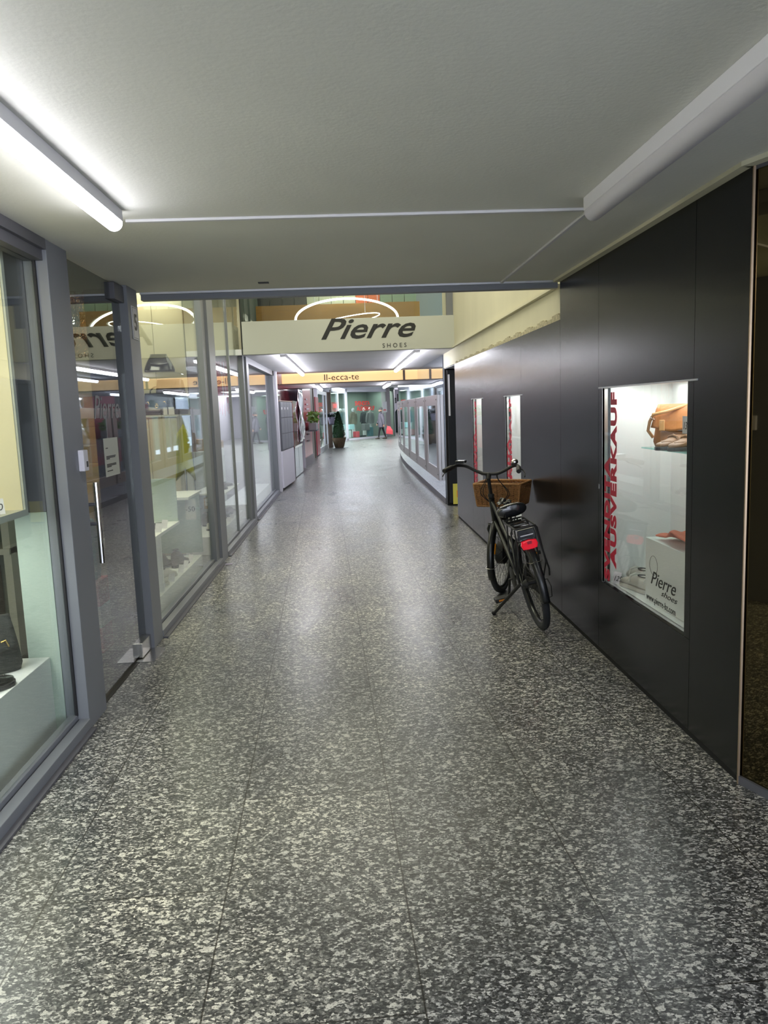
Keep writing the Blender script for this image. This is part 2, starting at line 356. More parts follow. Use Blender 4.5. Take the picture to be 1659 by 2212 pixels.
struct(B(RX-.045, RX, 2.93, 5.54, 2.447, ZC), 'trim_3', 'cream')
struct(MB().wallbox((RX-.045, 2.93), (RX-.045+.343*1.6, 2.93-.939*1.6), .045, 2.447, ZC), 'trim_4', 'cream')
# big beam with sign
struct(B(LX, 1.60, 11.0, 11.08, 2.42, 2.875), 'trim_5', 'beam', bevel=.004, label='pale fascia beam spanning the passage')
struct(B(-4.5, LX-.01, 11.3, 11.4, 2.42, 2.5), 'trim_6', 'beam')
# ------------------------------------------------------------------ right side: black panelled wall
seams = [2.93, 3.39, 4.69, 5.53, 6.78, 7.57, 8.75, 9.53, 10.89]
wins = {1: (3.45, 4.615), 4: (6.83, 7.46), 6: (8.79, 9.43)}
ZB, ZT = .475, 1.677
mb = MB()
for i in range(len(seams)-1):
    y0, y1 = seams[i]+.0018, seams[i+1]-.0018; zt = ZC-.012 if i < 3 else 2.185
    if i in (1, 4, 6):
        mb.box(RX, RX+.03, y0, y1, .035, ZB); mb.box(RX, RX+.03, y0, y1, ZT, zt)
        a, b = wins[i]
        mb.box(RX, RX+.03, y0, a, ZB+.002, ZT-.002); mb.box(RX, RX+.03, b, y1, ZB+.002, ZT-.002)
    else: mb.box(RX, RX+.03, y0, y1, .035, zt)
struct(mb, 'wall_right', 'black', label='black laminate panelled wall on the right')
mb = MB()
for i in range(len(seams)-1):
    zt = ZC-.012 if i < 3 else 2.185
    y0, y1 = seams[i], seams[i+1]
    if i in (1, 4, 6):
        a, b = wins[i]
        mb.box(RX+.03, RX+.05, y0, a-.01, .0, zt); mb.box(RX+.03, RX+.05, b+.01, y1, 0, zt); mb.box(RX+.03, RX+.05, a-.01, b+.01, 0, ZB-.01); mb.box(RX+.03, RX+.05, a-.01, b+.01, ZT+.01, zt)
    else: mb.box(RX+.03, RX+.05, y0, y1, 0, zt)
struct(mb, 'wall_right_backing', 'blackgap')
struct(B(RX+.008, RX+.03, 2.93, 10.89, 0, .035), 'baseboard_right', 'blackgap')
struct(B(RX+.05, RX+.75, 10.80, 10.89, 0, 2.185), 'wall_right_end', 'black')
struct(B(1.585, 1.75, 5.57, 12.25, 2.20, 4.62), 'wall_upper_right', 'cream', label='cream wall above the black panels')
struct(B(1.55, 1.59, 5.60, 11.0, 2.425, 2.445), 'trim_7', 'cream')
mb = MB(); pts = []
n = 60
for k in range(n):
    y0 = 5.53+(10.87-5.53)*k/n; y1 = 5.53+(10.87-5.53)*(k+1)/n; h = .022+.012*math.sin(k*1.3)+.006*random.random()+ .02*(1-k/n)
    mb.box(1.572, 1.60, y0, y1, 2.185, 2.185+h)
struct(mb, 'trim_8', 'plaster')
struct(B(1.75, 3.2, 5.6, 11.0, 2.2, 2.3), 'ceiling_void_filler', 'blackgap')
struct(B(RX+.0, RX+.008, 2.922, 2.93, 0.0, ZC), 'trim_9', 'bronzem')
# ------------------------------------------------------------------ vitrines in the black wall
def vitrine(idx, a, b, label, first):
    D = 1.99
    root = thing('display_window', label, 'display window', (RX, (a+b)/2, ZB), 0, None)
    T = Matrix.Translation((-RX, -(a+b)/2, -ZB))
    m = MB().box(D, D+.02, a-.06, b+.02, ZB-.02, ZT+.04).box(RX+.05, D, b, b+.02, ZB-.02, ZT+.04).box(RX+.05, D, a-.08, a-.06, ZB-.02, ZT+.04)
    m.box(RX+.05, D, a-.06, b, ZT+.02, ZT+.04).build('lining', 'vit', root, T=T)
    MB().box(RX+.05, D, a-.06, b, ZB-.02, ZB).build('base_board', 'white', root, T=T)
    MB().box(RX+.006, RX+.010, a-.001, b+.001, ZB+.001, ZT-.001).build('glass_pane', 'glassw', root, T=T)
    MB().box(RX+.011, RX+.031, a-.012, a, ZB, ZT).box(RX+.011, RX+.031, b-.003, b+.012, ZB, ZT).build('frame', 'satin', root, T=T)
    MB().box(RX-.001, RX+.012, b, b+.003, ZB, ZT).build('edge_strip', 'alulight', root, T=T)
    MB().box(RX-.006, RX+.055, a-.10, b+.06, ZT-.004, ZT+.004).box(RX+.002, RX+.055, a, b, ZB-.008, ZB).build('metal_edge', 'alulight', root, T=T)
    MB().box(RX+.10, RX+.13, a+.05, b-.05, ZT+.006, ZT+.018).build('light_strip', 'led', root, T=T)
    area('vitrine_light', ((RX+D)/2+.02, (a+b)/2, ZT+.005), .36, (b-a)*.85, 3.3*(b-a), (.95, 1, .97))
    # lettering stuck on the glass, read from bottom to top
    gx = RX+.0052
    e = b-.015
    O = T.translation
    t1 = text('AUSVERKAUF', .13, 'redtxt', T @ frame3((gx, e-.20, ZB+.07), (0, 0, 1), (0, 1, 0)), 'lettering', root, bold=.0068, space=1.12)
    t2 = text('SVENDITA', .13, 'redtxt', T @ frame3((gx, e-.105, ZB+.018), (0, 0, 1), (0, 1, 0)), 'lettering', root, bold=.0068, space=1.12)
    fity(t1, b-.232, b-.130, .602, 1.646, gx, O); fity(t2, b-.122, b-.022, .502, 1.263, gx, O)
    return root, T
v1, T1 = vitrine(1, *wins[1], 'large lit display window in the black wall with a tan bag inside', True)
vitrine(2, *wins[4], 'middle of the three lit display windows, above the wicker basket', False)
vitrine(3, *wins[6], 'farthest and narrowest looking lit display window in the black wall', False)
# web address and ring logo on the first pane
gx = RX+.0052
O1 = T1.translation
def pfit(s_, x0, x1, yb_, h_, nm, **kw):
    a = PX(x0, yb_, gx); b = PX(x1, yb_, gx); ya_, yb2 = b.y, a.y
    o_ = text(s_, .1, 'ink', T1 @ frame3((gx, a.y, 1.0), (0, -1, 0), (0, 0, 1)), nm, v1, **kw)
    z_ = EYE+(PX((x0+x1)/2, yb_, gx).z-EYE)
    return fity(o_, ya_, yb2, z_, z_+h_, gx, O1)
pfit('www.pierre-bz.com', 1396, 1459, 1316, .045, 'web_address')
c = PX(1411.6, 1221.6, gx)
MB().ring(c, (1, 0, 0), .050, .0010, 48, 6).build('logo_ring', 'ink', v1, T=T1)
pfit('Pierre', 1406, 1460, 1275, .070, 'script_lettering', shear=.4)
pfit('shoes', 1428, 1463, 1297, .030, 'script_lettering', shear=.4)
MB().box(RX-.002, RX+.004, 4.675, 4.683, 1.055, 1.085).build('keyhole', 'satin', v1, T=T1)
# ------------------------------------------------------------------ builders for shoes, bags, cards
def ring_pts(x, hw, z0, z1, n=14, sq=2.6):
    out = []
    for k in range(n):
        a = 2*PI*k/n; ca, sa = math.cos(a), math.sin(a)
        out.append((x, hw*math.copysign(abs(ca)**(2/sq), ca), (z0+z1)/2+(z1-z0)/2*math.copysign(abs(sa)**(2/sq), sa)))
    return out
def shoe(label, loc, rz, kind='lace', up='brownl', so='sole', L=.28, group=None, tilt=0):
    r = thing('shoe', label, 'shoe', loc, rz, group); r.rotation_euler = (0, tilt, rz)
    s = L/.28
    st = [(-.135, .020, .045), (-.125, .030, .085), (-.09, .036, .092), (-.04, .036, .088), (0, .038, .082), (.04, .043, .066), (.08, .047, .054), (.115, .040, .046), (.135, .024, .038), (.142, .008, .028)]
    if kind == 'boot': st = [(-.135, .022, .06), (-.125, .036, .15), (-.09, .042, .165), (-.04, .042, .155), (-.01, .040, .120), (.03, .043, .082), (.08, .048, .064), (.115, .042, .055), (.135, .026, .044), (.142, .008, .03)]
    if kind == 'pump': st = [(-.135, .018, .05), (-.12, .028, .062), (-.08, .032, .058), (-.03, .033, .05), (.01, .035, .046), (.05, .040, .045), (.085, .040, .042), (.115, .032, .036), (.135, .015, .03), (.142, .006, .024)]
    m = MB().loft([[(x*s, y*s, z*s) for x, y, z in ring_pts(a, b, .018, c)] for a, b, c in st]); m.build('upper', up, r, smooth=True)
    out = [(-.14, .012), (-.13, .032), (-.09, .038), (-.03, .036), (.02, .040), (.07, .052), (.11, .048), (.138, .028), (.150, .006)]
    poly = [(x*s, y*s, 0) for x, y in out]+[(x*s, -y*s, 0) for x, y in out[::-1]]
    MB().prism(poly, (0, 0, .022*s)).build('sole', so, r, bevel=.003)
    top = .168 if kind == 'boot' else (.093 if kind != 'pump' else .062)
    MB().lathe([(.001, top-.001), (.028, top), (.030, top+.003), (.024, top+.004), (.022, top-.002), (.001, top-.004)], (-.078*s, 0, 0), 16, 1.5*s, .95*s).build('collar', 'sole', r, smooth=True)
    if kind in ('lace', 'boot'):
        q = MB()
        for k in range(4):
            x = (.0+.02*k)*s; z = (.088-.0085*k)*s if kind == 'lace' else (.125-.018*k)*s
            q.tube([(x, -.022*s, z-.004), (x+.006, 0, z+.004), (x+.012, .022*s, z-.006)], .0022*s, 6)
        q.build('laces', 'sole' if up != 'bone' else 'bone', r)
    if kind == 'loafer':
        q = MB().tube([(.012*s, -.041*s, .045*s), (.012*s, -.030*s, .076*s), (.012*s, 0, .086*s), (.012*s, .030*s, .076*s), (.012*s, .041*s, .045*s)], .009*s, 8); q.build('strap', up, r, smooth=True)
        q = MB().tube([(.045*s, -.036*s, .05*s), (.075*s, -.032*s, .052*s), (.105*s, 0, .048*s), (.075*s, .032*s, .052*s), (.045*s, .036*s, .05*s)], .004*s, 6); q.build('apron_seam', up, r, smooth=True)
    return r
def card(label, loc, rz, w=.05, h=.035, lean=.5, txt=None, m='paper', group=None, cat='price card'):
    r = thing('price_card', label, cat, loc, rz, group)
    ca, sa = math.cos(lean), math.sin(lean)
    T = Matrix.Rotation(-lean, 4, 'X')
    MB().box(-w/2, w/2, 0, .0012, 0, h).build('card_sheet', m, r, T=T)
    if txt: text(txt, h*.62, 'ink', T @ frame3((-w*.42, -.0008, h*.25), (1, 0, 0), (0, 0, 1)), 'handwriting', r, sx=.9, shear=.2, extr=.0003)
    return r
def handbag(label, loc, rz, w=.32, h=.22, d=.12, m='leather', flap='leather', metal='gold', handle=True, group=None, top_taper=.75):
    r = thing('handbag', label, 'handbag', loc, rz, group)
    rings = []
    for k in range(9):
        t = k/8; ww = w/2*(1-(1-top_taper)*t**1.5)*(.93 if k == 0 else 1); dd = d/2*(1-.55*t)*(.8 if k == 0 else 1)
        rings.append([(ww*math.copysign(abs(math.cos(a))**.45, math.cos(a)), dd*math.copysign(abs(math.sin(a))**.7, math.sin(a)), t*h) for a in [2*PI*j/24 for j in range(24)]])
    MB().loft(rings).build('body', m, r, smooth=True)
    f = MB()
    def fl(u, v):
        x = (u-.5)*w*.86*(top_taper+.08+.12*v); cut = .58+.05*math.cos((u-.5)*PI*1.6)
        z = h*(1.02-.0*v)-v*h*cut; y = -(d*.24+d*.28*v+.006)
        if v < .12: y = -(d*.05)-(v/.12)*(d*.2); z = h*1.03
        return Vector((x, y, z))
    f.sheet(fl, 12, 10).build('flap', flap, r, smooth=True, solid=.006)
    if metal:
        q = MB().box(-.012, .012, -d*.52-.012, -d*.52+.01, h*.42, h*.56).ring((0, -d*.52-.010, h*.41), (0, 1, 0), .016, .004, 20, 8)
        q.build('clasp', metal, r, smooth=True)
        for sx in (-1, 1):
            q = MB().tube([(sx*w*.26-.02, -d*.46-.012, h*.60), (sx*w*.26+.0, -d*.46-.014, h*.62), (sx*w*.26+.012, -d*.5-.012, h*.50)], .0045, 8); q.build('metal_bar', metal, r, smooth=True)
    if handle:
        MB().tube([(-w*.22, 0, h*.95), (-w*.2, 0, h*1.16), (-w*.1, 0, h*1.30), (0, 0, h*1.34), (w*.1, 0, h*1.30), (w*.2, 0, h*1.16), (w*.22, 0, h*.95)], .008, 8).build('handle', flap, r, smooth=True)
    return r
# ------------------------------------------------------------------ contents of the large vitrine
sh = PX(1393, 965, 1.68); 
shelf = B(1.66, 1.985, 3.46, sh.y, sh.z-.008, sh.z); shelf = shelf.build('glass_shelf', glass('shelf_glass', (.62, .85, .82), .9), None)
tag(shelf, 'thin glass shelf carrying the tan bag in the large display window', 'shelf')
SZ = sh.z+.001
def tanbag():
    q = PY(1440, 960, 4.02)
    r = handbag('tan leather satchel with flap and strap on the glass shelf', (1.82, 4.12, SZ), math.radians(-58), .30, .225, .13, 'tan', 'tan', None, False, None, .8)
    MB().tube([(-.145, -.03, .05), (-.165, -.05, .09), (-.14, -.07, .14), (-.11, -.08, .18), (-.03, -.07, .195), (.06, -.03, .225), (.13, 0, .235), (.155, 0, .20), (.15, 0, .15)], .009, 8).build('shoulder_strap', 'tanl', r, smooth=True)
    MB().box(-.07, -.035, -.086, -.078, .09, .15).build('leather_tag', 'tanl', r, bevel=.004)
    MB().ring((-.12, -.07, .165), (1, 0, .3), .016, .003, 16, 6).build('buckle', 'satin', r)
tanbag()
handbag('second tan leather bag behind the price card, at the right of the glass shelf', (1.87, 3.66, SZ), math.radians(-80), .26, .20, .11, 'tan', 'tanl', 'gold', True)
shoe('brown leather shoe on the glass shelf beside the tan satchel', (1.71, 3.93, SZ), math.radians(205), 'loafer', 'tand', 'sole', .24)
shoe('brown leather shoe at the front right corner of the glass shelf', (1.73, 3.82, SZ), math.radians(205), 'loafer', 'tand', 'sole', .24)
card('white price card hanging in front of the second tan bag', (1.665, 3.70, SZ+.09), math.radians(-90), .07, .085, 0, '13', cat='price card')
pl = PX(1395, 1160, 1.66)
plinth = B(1.66, 1.97, 3.46, pl.y, ZB+.001, pl.z).build('display_plinth', 'white', bevel=.002)
tag(plinth, 'white plinth under the coral cloth in the large display window', 'plinth')
# coral cloth
def cloth(u, v):
    x = 1.675+.20*u; y = pl.y-.09-(.52)*v
    rise = (1/(1+math.exp(-(v-.33)*22)))*(1/(1+math.exp((v-1.15)*12)))
    z = pl.z+.010+(.012+.010*math.sin(7*u+3*v))+rise*(.055+.018*math.sin(6*v-3*u)+.014*math.sin(11*u+4*v))*math.sin(PI*min(1, .12+u*.88))**.5
    return Vector((x+.012*math.sin(9*v), y, z))
cl = MB().sheet(cloth, 22, 34).build('folded_cloth', 'cloth', smooth=True, solid=.012, sub=1)
tag(cl, 'coral coloured folded cloth lying on the white plinth', 'cloth')
card('white price card leaning on the coral cloth', (1.675, 3.52, pl.z+.002), math.radians(-90), .07, .07, .25, '3')
card('white card behind the coral cloth', (1.93, 3.80, pl.z+.002), math.radians(-90), .09, .05, .3)
lt1 = PZ(1350, 1262, ZB); lt2 = PZ(1348, 1245, ZB)
shoe('bone white loafer in front of the plinth, nearer to the glass', (lt1.x+.02, lt1.y-.135, ZB+.002), math.radians(98), 'loafer', 'bone', 'solel', .29)
shoe('bone white loafer in the large display window, behind the other loafer', (lt2.x+.02, lt2.y-.16, ZB+.002), math.radians(98), 'loafer', 'bone', 'solel', .29)
card('price card standing by the bone loafers near the red lettering', (PZ(1330, 1262, ZB).x, PZ(1330, 1262, ZB).y, ZB+.002), math.radians(-60), .06, .075, .3, '129')
b0 = B(1.66, 1.88, 9.0, 9.3, ZB+.002, .75).build('display_plinth', 'white'); tag(b0, 'small white plinth in the farthest display window', 'plinth')
shoe('dark shoe in the farthest display window', (1.76, 9.2, .752), math.radians(180), 'pump', 'brownl')
# ------------------------------------------------------------------ side lobby behind the bronze glass
DM = Vector((.343, -.939)); P0 = Vector((RX+.012, 2.93)); P1 = P0+DM*1.6
mo = MB().wallbox(tuple(P0), tuple(P1), .02, .035, ZC-.03).build('wall_bronze_mirror', 'bronzemirror'); mo['kind'] = 'structure'; mo['label'] = 'bronze tinted mirror panel at the right edge'
struct(MB().wallbox(tuple(P0-Vector((.012, 0))), tuple(P1-Vector((.012, 0))), .03, 0, .035), 'baseboard_mirror', 'aludark')
struct(MB().wallbox(tuple(P0-Vector((.006, 0))), tuple(P1-Vector((.006, 0))), .03, ZC-.03, ZC), 'trim_10', 'aludark')
struct(B(2.05, 2.12, 2.6, 10.85, 0, 2.6), 'wall_recess_back', 'darkwall')
# ------------------------------------------------------------------ left shopfront structure
def post(y0, y1, z1, lab, x1=LX, x0=LX-.115):
    o = struct(B(x0, x1, y0, y1, 0, z1), 'trim_post', 'alu', bevel=.003); return o
post(3.87, 4.15, ZC, ''); post(5.235, 5.48, ZC, ''); post(8.24, 8.62, 4.6, ''); post(11.28, 11.52, 2.42, '')
struct(B(LX-.082, LX-.050, 9.955, 9.985, .085, 4.6), 'trim_mullion', 'alu')
struct(B(LX-.09, LX-.03, 8.05, 8.24, .0, 4.6).box(LX-.09, LX-.03, 11.12, 11.28, 0, 2.42), 'trim_mullion_frame', 'alu')
struct(B(LX-.02, LX-.008, 11.02, 11.06, 2.42, 4.6), 'trim_corner', 'rubber')
for (a, b) in ((-5, 3.87), (5.48, 8.24), (8.62, 11.28), (11.52, 15.5)):
    struct(MB().box(LX-.10, LX-.055, a, b, 0, .085).box(LX-.05, LX+.005, a, b, 0, .06), 'trim_sill', 'alu', bevel=.003)
    struct(B(LX-.0, LX+.035, a, b, 0, .012), 'trim_sill_plate', 'aludark')
zt = ZC
GL = LX-.07
def pane(i, a, b, z1, m='glass'):
    o = B(GL-.004, GL+.004, a, b, .085, z1).build('window_%d' % i, m); o['kind'] = 'structure'; return o
pane(2, -5, 3.87, ZC-.10); pane(3, 5.48, 8.06, 4.6); pane(4, 8.62, 9.945, 4.6); pane(5, 9.995, 11.13, 4.6); pane(6, 11.52, 15.5, 2.33)
struct(MB().box(LX-.11, LX-.02, -5, 3.87, ZC-.10, ZC-.03).box(LX-.10, LX-.0, -5, 3.87, ZC-.05, ZC), 'trim_12', 'aludark')
struct(B(LX-.10, LX-.0, 11.52, 15.5, 2.33, 2.42), 'trim_13', 'alu')
struct(B(LX-.09, LX, 15.30, 15.5, 0, 2.42), 'trim_14', 'alu')
struct(B(GL+.006, GL+.016, 3.855, 3.87, .08, ZC-.1), 'trim_seal', 'rubber')
# glass door with its fittings
dr = B(GL+.008, GL+.018, 4.16, 5.225, .02, ZC-.01).build('door_1', 'glassdoor'); dr['kind'] = 'structure'
h0 = PX(207, 1042, LX+.02); h1 = PX(221, 1216, LX+.02)
hy = (h0.y+h1.y)/2
hb = MB().tube([(LX+.02, hy, h1.z), (LX+.02, hy, h0.z)], .014, 14)
hb.build('door_handle', 'chrome', dr, smooth=True)
MB().tube([(LX+.02, hy, h1.z+.22), (GL+.01, hy, h1.z+.22)], .010, 10).tube([(LX+.02, hy, h0.z-.12), (GL+.01, hy, h0.z-.12)], .010, 10).build('handle_bracket', 'aludark', dr, smooth=True)
MB().box(GL-.01, GL+.05, 5.0, 5.225, .012, .11).build('bottom_pivot', 'satin', dr, bevel=.004)
MB().box(GL-.01, GL+.05, 5.03, 5.235, ZC-.115, ZC-.01).build('top_pivot', 'aludark', dr, bevel=.004)
pn = PX(212, 948, GL-.01); pn2 = PX(250, 1030, GL-.01)
n1 = B(GL+.0185, GL+.0195, pn.y, pn2.y, pn2.z+.02, pn.z).build('door_notice', 'boxedge', dr)
for k, (zz, ww) in enumerate(((.75, .2), (.55, .85), (.52, .8), (.49, .3), (.36, .85), (.33, .85), (.30, .4), (.2, .5))):
    H = pn.z-pn2.z
    MB().box(GL+.0196, GL+.0200, pn.y+.03, pn.y+.03+(pn2.y-pn.y-.06)*ww, pn2.z+H*zz, pn2.z+H*zz+.006).build('notice_line', 'ink', dr)
pl_ = struct(B(LX-.05, LX+.07, 4.93, 5.24, 0, .008), 'trim_floor_plate', 'satin')
lp = PX(203, 905, GL+.02)
text('Pierre', .20, 'alu', frame3((GL+.0195, lp.y, lp.z+.0), (0, 1, 0), (0, 0, 1)), 'frosted_lettering', dr, shear=.35, extr=.0003)
struct(B(LX-.075, LX-.03, 4.15, 5.235, -.001, .004), 'trim_threshold', 'rubber')
struct(B(-2.6, -1.46, 4.15, 5.235, -.001, .003), 'floor_mat_shop', 'shopcarpet')
# intercom and house number
a = PX(174, 995, LX)
it = thing('door_intercom', 'white intercom box on the grey post beside the glass door', 'intercom', (LX, a.y, a.z))
MB().box(0, .03, -.035, .035, -.055, .055).build('case', 'whitewall', it, bevel=.004); MB().box(.029, .0315, .0, .022, -.035, -.005).build('sensor_window', 'matteb', it)
a0 = PX(283, 640, LX); a1 = PX(303, 690, LX)
hn = thing('house_number_plate', 'white house number plate reading 5 on the grey post', 'sign', (LX, 5.375, 2.235))
MB().box(0, .006, -.07, .07, -.11, .11).build('plate', 'paper', hn, bevel=.015)
MB().box(.006, .0066, -.062, .062, .099, .1015).box(.006, .0066, -.062, .062, -.1015, -.099).box(.006, .0066, -.062, -.0595, -.1, .1).box(.006, .0066, .0595, .062, -.1, .1).build('border_line', 'ink', hn)
text('5', .15, 'ink', frame3((.0072, -.035, -.045), (0, 1, 0), (0, 0, 1)), 'numeral', hn, bold=.003)
# ------------------------------------------------------------------ shop interior left: walls
struct(B(-4.6, -4.5, -5, 16.85, 0, 4.62), 'wall_shop_back', 'panelcream')
struct(B(-4.5, -1.51, 15.5, 15.6, 0, 2.42), 'wall_shop_end', 'whitewall')
struct(B(-4.5, -1.46, 11.4, 11.45, 2.5, 4.62), 'wall_shop_upper', 'panelcream')
struct(B(-4.5, -3.9, -5, 5.3, 0, ZC), 'wall_shop_dark', 'shopwall')
struct(B(-4.5, -1.52, -1.6, -1.5, 0, ZC), 'wall_shop_near', 'shopwall')
# rear cream wall with cabinet (panelled) facing the passage mouth
mb = MB()
xs = [-4.5, -3.3, -2.95, -2.62, -2.30, -1.93]
for k in range(5): mb.box(xs[k]+.003, xs[k+1]-.003, 9.62, 9.66, 0, 4.6)
struct(mb, 'wall_shop_partition', 'panelcream')
struct(B(-4.5, -1.93, 9.66, 9.70, 0, 4.62), 'wall_shop_partition_core', 'blackgap')
cab = thing('display_cabinet', 'tall cream cabinet behind the glass carrying the black handbags', 'cabinet', (-2.35, 9.2, 0))
MB().box(-.2, .42, -.28, .38, 0, 1.60).build('body', 'panelcream', cab)
for k, (a, b) in enumerate(((-.2, .10), (.105, .42))): MB().box(a+.003, b-.003, -.30, -.28, .02, 1.585).build('door', 'panelcream', cab, bevel=.002)
MB().box(-.21, .44, -.32, .40, 1.60, 1.622).build('top_board', 'boxedge', cab)
gs = B(-2.55, -1.95, 8.95, 9.62, 2.10, 2.112).build('glass_shelf', 'glassw'); tag(gs, 'glass shelf above the cream cabinet with a crumpled black bag on it', 'shelf')
handbag('black handbag with chain decoration on the cream cabinet, the leftmost one', (-2.16, 9.02, 1.625), .1, .36, .24, .16, 'leather', 'suede', 'gold', True)
handbag('large black leather bag behind the price cards on the cream cabinet', (-2.06, 9.30, 1.625), -.1, .40, .40, .16, 'suede', 'leather', None, False)
handbag('shiny black slouchy bag on the upper glass shelf', (-2.14, 9.15, 2.113), .2, .36, .20, .2, 'vinylbag', 'vinylbag', None, False, None, .5)
MB().ball((0, 0, .05), .05, 1.4, .5, .8).build('bow', 'vinylbag', thing('handbag_bow', 'black bow shaped pouch at the left of the upper glass shelf', 'pouch', (-2.40, 9.0, 2.115)), smooth=True)
for k, x in enumerate((-2.06, -1.99)): card(('narrow cream price card between the bags on the cabinet', 'wider cream price card at the right end of the cabinet')[k], (x, 8.93, 1.624), .2, .045+.02*k, .09, .35, None, 'solel')
# far interior: white shelving behind bay three and four
def counter(label, x0, x1, y0, y1, z, m='white'):
    o = B(x0, x1, y0, y1, .001, z).build('display_plinth', m, bevel=.003); return tag(o, label, 'plinth')
counter('white plinth with brown boots inside the second shop window', -2.15, -1.55, 5.75, 7.89, .17)
counter('white plinth with boots and cards inside the third shop window', -1.90, -1.55, 8.75, 11.1, .215)
counter('long white plinth inside the fourth shop window', -2.0, -1.56, 11.8, 15.2, .215)
counter('tall white counter deep inside the third shop window', -2.55, -2.1, 11.8, 13.2, 1.05)
# bay two shelves and panels
shp = thing('window_shelf_unit', 'pale green shelf unit with steps inside the second shop window', 'shelf unit', (-1.55, 7.0, 0))
MB().box(-.62, -.02, 1.03, 1.06, .17, .80).build('back_panel', 'paleg', shp)
MB().box(-.62, 0, .40, 1.06, .80, .825).build('top_shelf', 'white', shp)
MB().box(-.42, 0, -1.0, -.04, .635, .66).build('middle_shelf', 'white', shp)
MB().box(-.42, -.01, -.06, -.04, .66, 1.05).build('side_panel', 'paleg', shp)
MB().box(-.05, -.01, -.76, -.72, .17, .635).build('leg', 'white', shp)
hs = thing('hanging_discount_card', 'grey discount card hanging from the shelf edge', 'sign', (-1.545, 7.45, .80))
MB().box(-.05, .05, -.002, .002, -.20, 0).build('card_sheet', 'boxedge', hs); text('-50', .07, 'ink', frame3((-.05, -.003, -.12), (1, 0, 0), (0, 0, 1)), 'lettering', hs)
S = [('dark brown ankle boot on the plinth, closest to the glass', -1.66, 7.35, .172, 78, 'boot', 'brownl'), ('dark brown ankle boot behind its pair on the window plinth', -1.80, 7.28, .172, 78, 'boot', 'brownl'),
     ('brown lace-up shoe at the rear of the window plinth', -1.90, 7.1, .172, 75, 'lace', 'brownl'), ('beige suede shoe on the plinth before the brown boots', -1.66, 6.78, .172, 75, 'lace', 'bone'),
     ('second beige suede shoe on the window plinth', -1.79, 6.84, .172, 75, 'lace', 'bone'), ('cream low shoe at the near end of the window plinth', -1.65, 6.42, .172, 75, 'loafer', 'bone'),
     ('dark olive shoe half hidden by the post on the plinth', -1.79, 6.30, .172, 75, 'loafer', 'brownl'),
     ('black pointed shoe on the middle shelf by the post', -1.66, 6.52, .662, 75, 'pump', 'leather'), ('second black pointed shoe on the middle shelf', -1.79, 6.46, .662, 75, 'pump', 'leather')]
for (lb, x, y, z, a, k, m) in S: shoe(lb, (x, y, z), math.radians(a), k, m, 'sole' if m != 'bone' else 'solel')
for k, (x, y, z, lb) in enumerate([(-1.585, 7.2, .172, 'price card before the nearest brown boot'), (-1.585, 7.0, .172, 'price card between brown boots and beige shoes'), (-1.585, 6.62, .172, 'price card by the beige suede shoes'), (-1.585, 6.25, .172, 'price card at the near end of the window plinth'),
        (-1.585, 6.5, .662, 'price card on the middle shelf edge'), (-1.585, 6.3, .662, 'second price card on the middle shelf'), (-1.60, 7.5, .172, 'price card deep on the window plinth')]):
    card(lb, (x, y, z), math.radians(-35+10*(k % 3)), .06, .075, .35, None)
# bay three
for k in range(6):
    shoe(['tall grey boot at the front of the third window plinth', 'tall grey boot second in the third window', 'grey ankle boot in the middle of the third window plinth', 'grey shoe near the far end of the third window plinth', 'beige shoe at the near end of the third window plinth', 'dark shoe at the rear of the third window plinth'][k],
         ((-1.68, 9.8, .217), (-1.80, 9.75, .217), (-1.70, 10.25, .217), (-1.68, 10.75, .217), (-1.68, 9.35, .217), (-1.84, 10.3, .217))[k], math.radians(78), ('boot', 'boot', 'boot', 'lace', 'lace', 'lace')[k], ('brownl', 'brownl', 'suede', 'brownl', 'bone', 'leather')[k], 'sole', .30)
for k in range(7): card(['price card at the near end of the third plinth', 'price card by the beige shoe, third window', 'price card before the tall grey boot', 'price card behind the mullion, third window', 'price card before the grey ankle boot', 'price card by the last grey shoe', 'price card at the far end of the third plinth'][k], (-1.59, 9.05+.30*k, .217), math.radians(-30), .07, .06, .4)
dsg = thing('discount_sign', 'white sign reading -70 on a tan block in the third window', 'sign', (-1.83, 9.75, .441))
MB().box(-.02, .16, 0, .08, -.02, .12).build('block', 'kraft', dsg); MB().box(-.0, .15, -.004, 0, .02, .115).build('card_sheet', 'paper', dsg); text('-70', .075, 'ink', frame3((.012, -.005, .045), (1, 0, 0), (0, 0, 1)), 'lettering', dsg)
sb = B(-1.90, -1.76, 9.95, 10.05, .216, .42).build('display_block', 'white'); tag(sb, 'white block carrying the -70 sign in the third window', 'plinth')
shf = thing('glass_display_shelf', 'white shelf with shoes across the third window', 'shelf', (-1.78, 10.2, .60)); MB().box(-.2, .22, -.5, .8, 0, .02).build('board', 'white', shf); MB().box(-.2, -.18, -.5, .8, -.384, 0).build('support', 'white', shf)
shoe('dark pointed shoe on the white shelf of the third window, nearer one', (-1.68, 10.1, .621), math.radians(75), 'pump', 'brownl'); shoe('dark pointed shoe on the white shelf of the third window, farther one', (-1.68, 10.6, .621), math.radians(75), 'pump', 'brownl')
for k, (x, y, z, s_) in enumerate(((-2.25, 12.2, 1.052, .30), (-2.35, 12.7, 1.052, .26), (-2.22, 13.02, 1.052, .20))):
    o = B(x-.12, x+.12, y-.15, y+.15, z, z+s_*.6).build('cardboard_box', 'kraft', bevel=.004); tag(o, ['nearest kraft box on the tall white counter', 'kraft box at the back of the tall white counter', 'small kraft box at the end of the tall white counter'][k], 'box', 'kraft boxes on the tall counter')
hb_ = handbag('reddish brown bag beside the kraft boxes', (-2.42, 11.93, 1.052), .2, .25, .28, .12, 'tand', 'tand', None, True)
fr = MB()
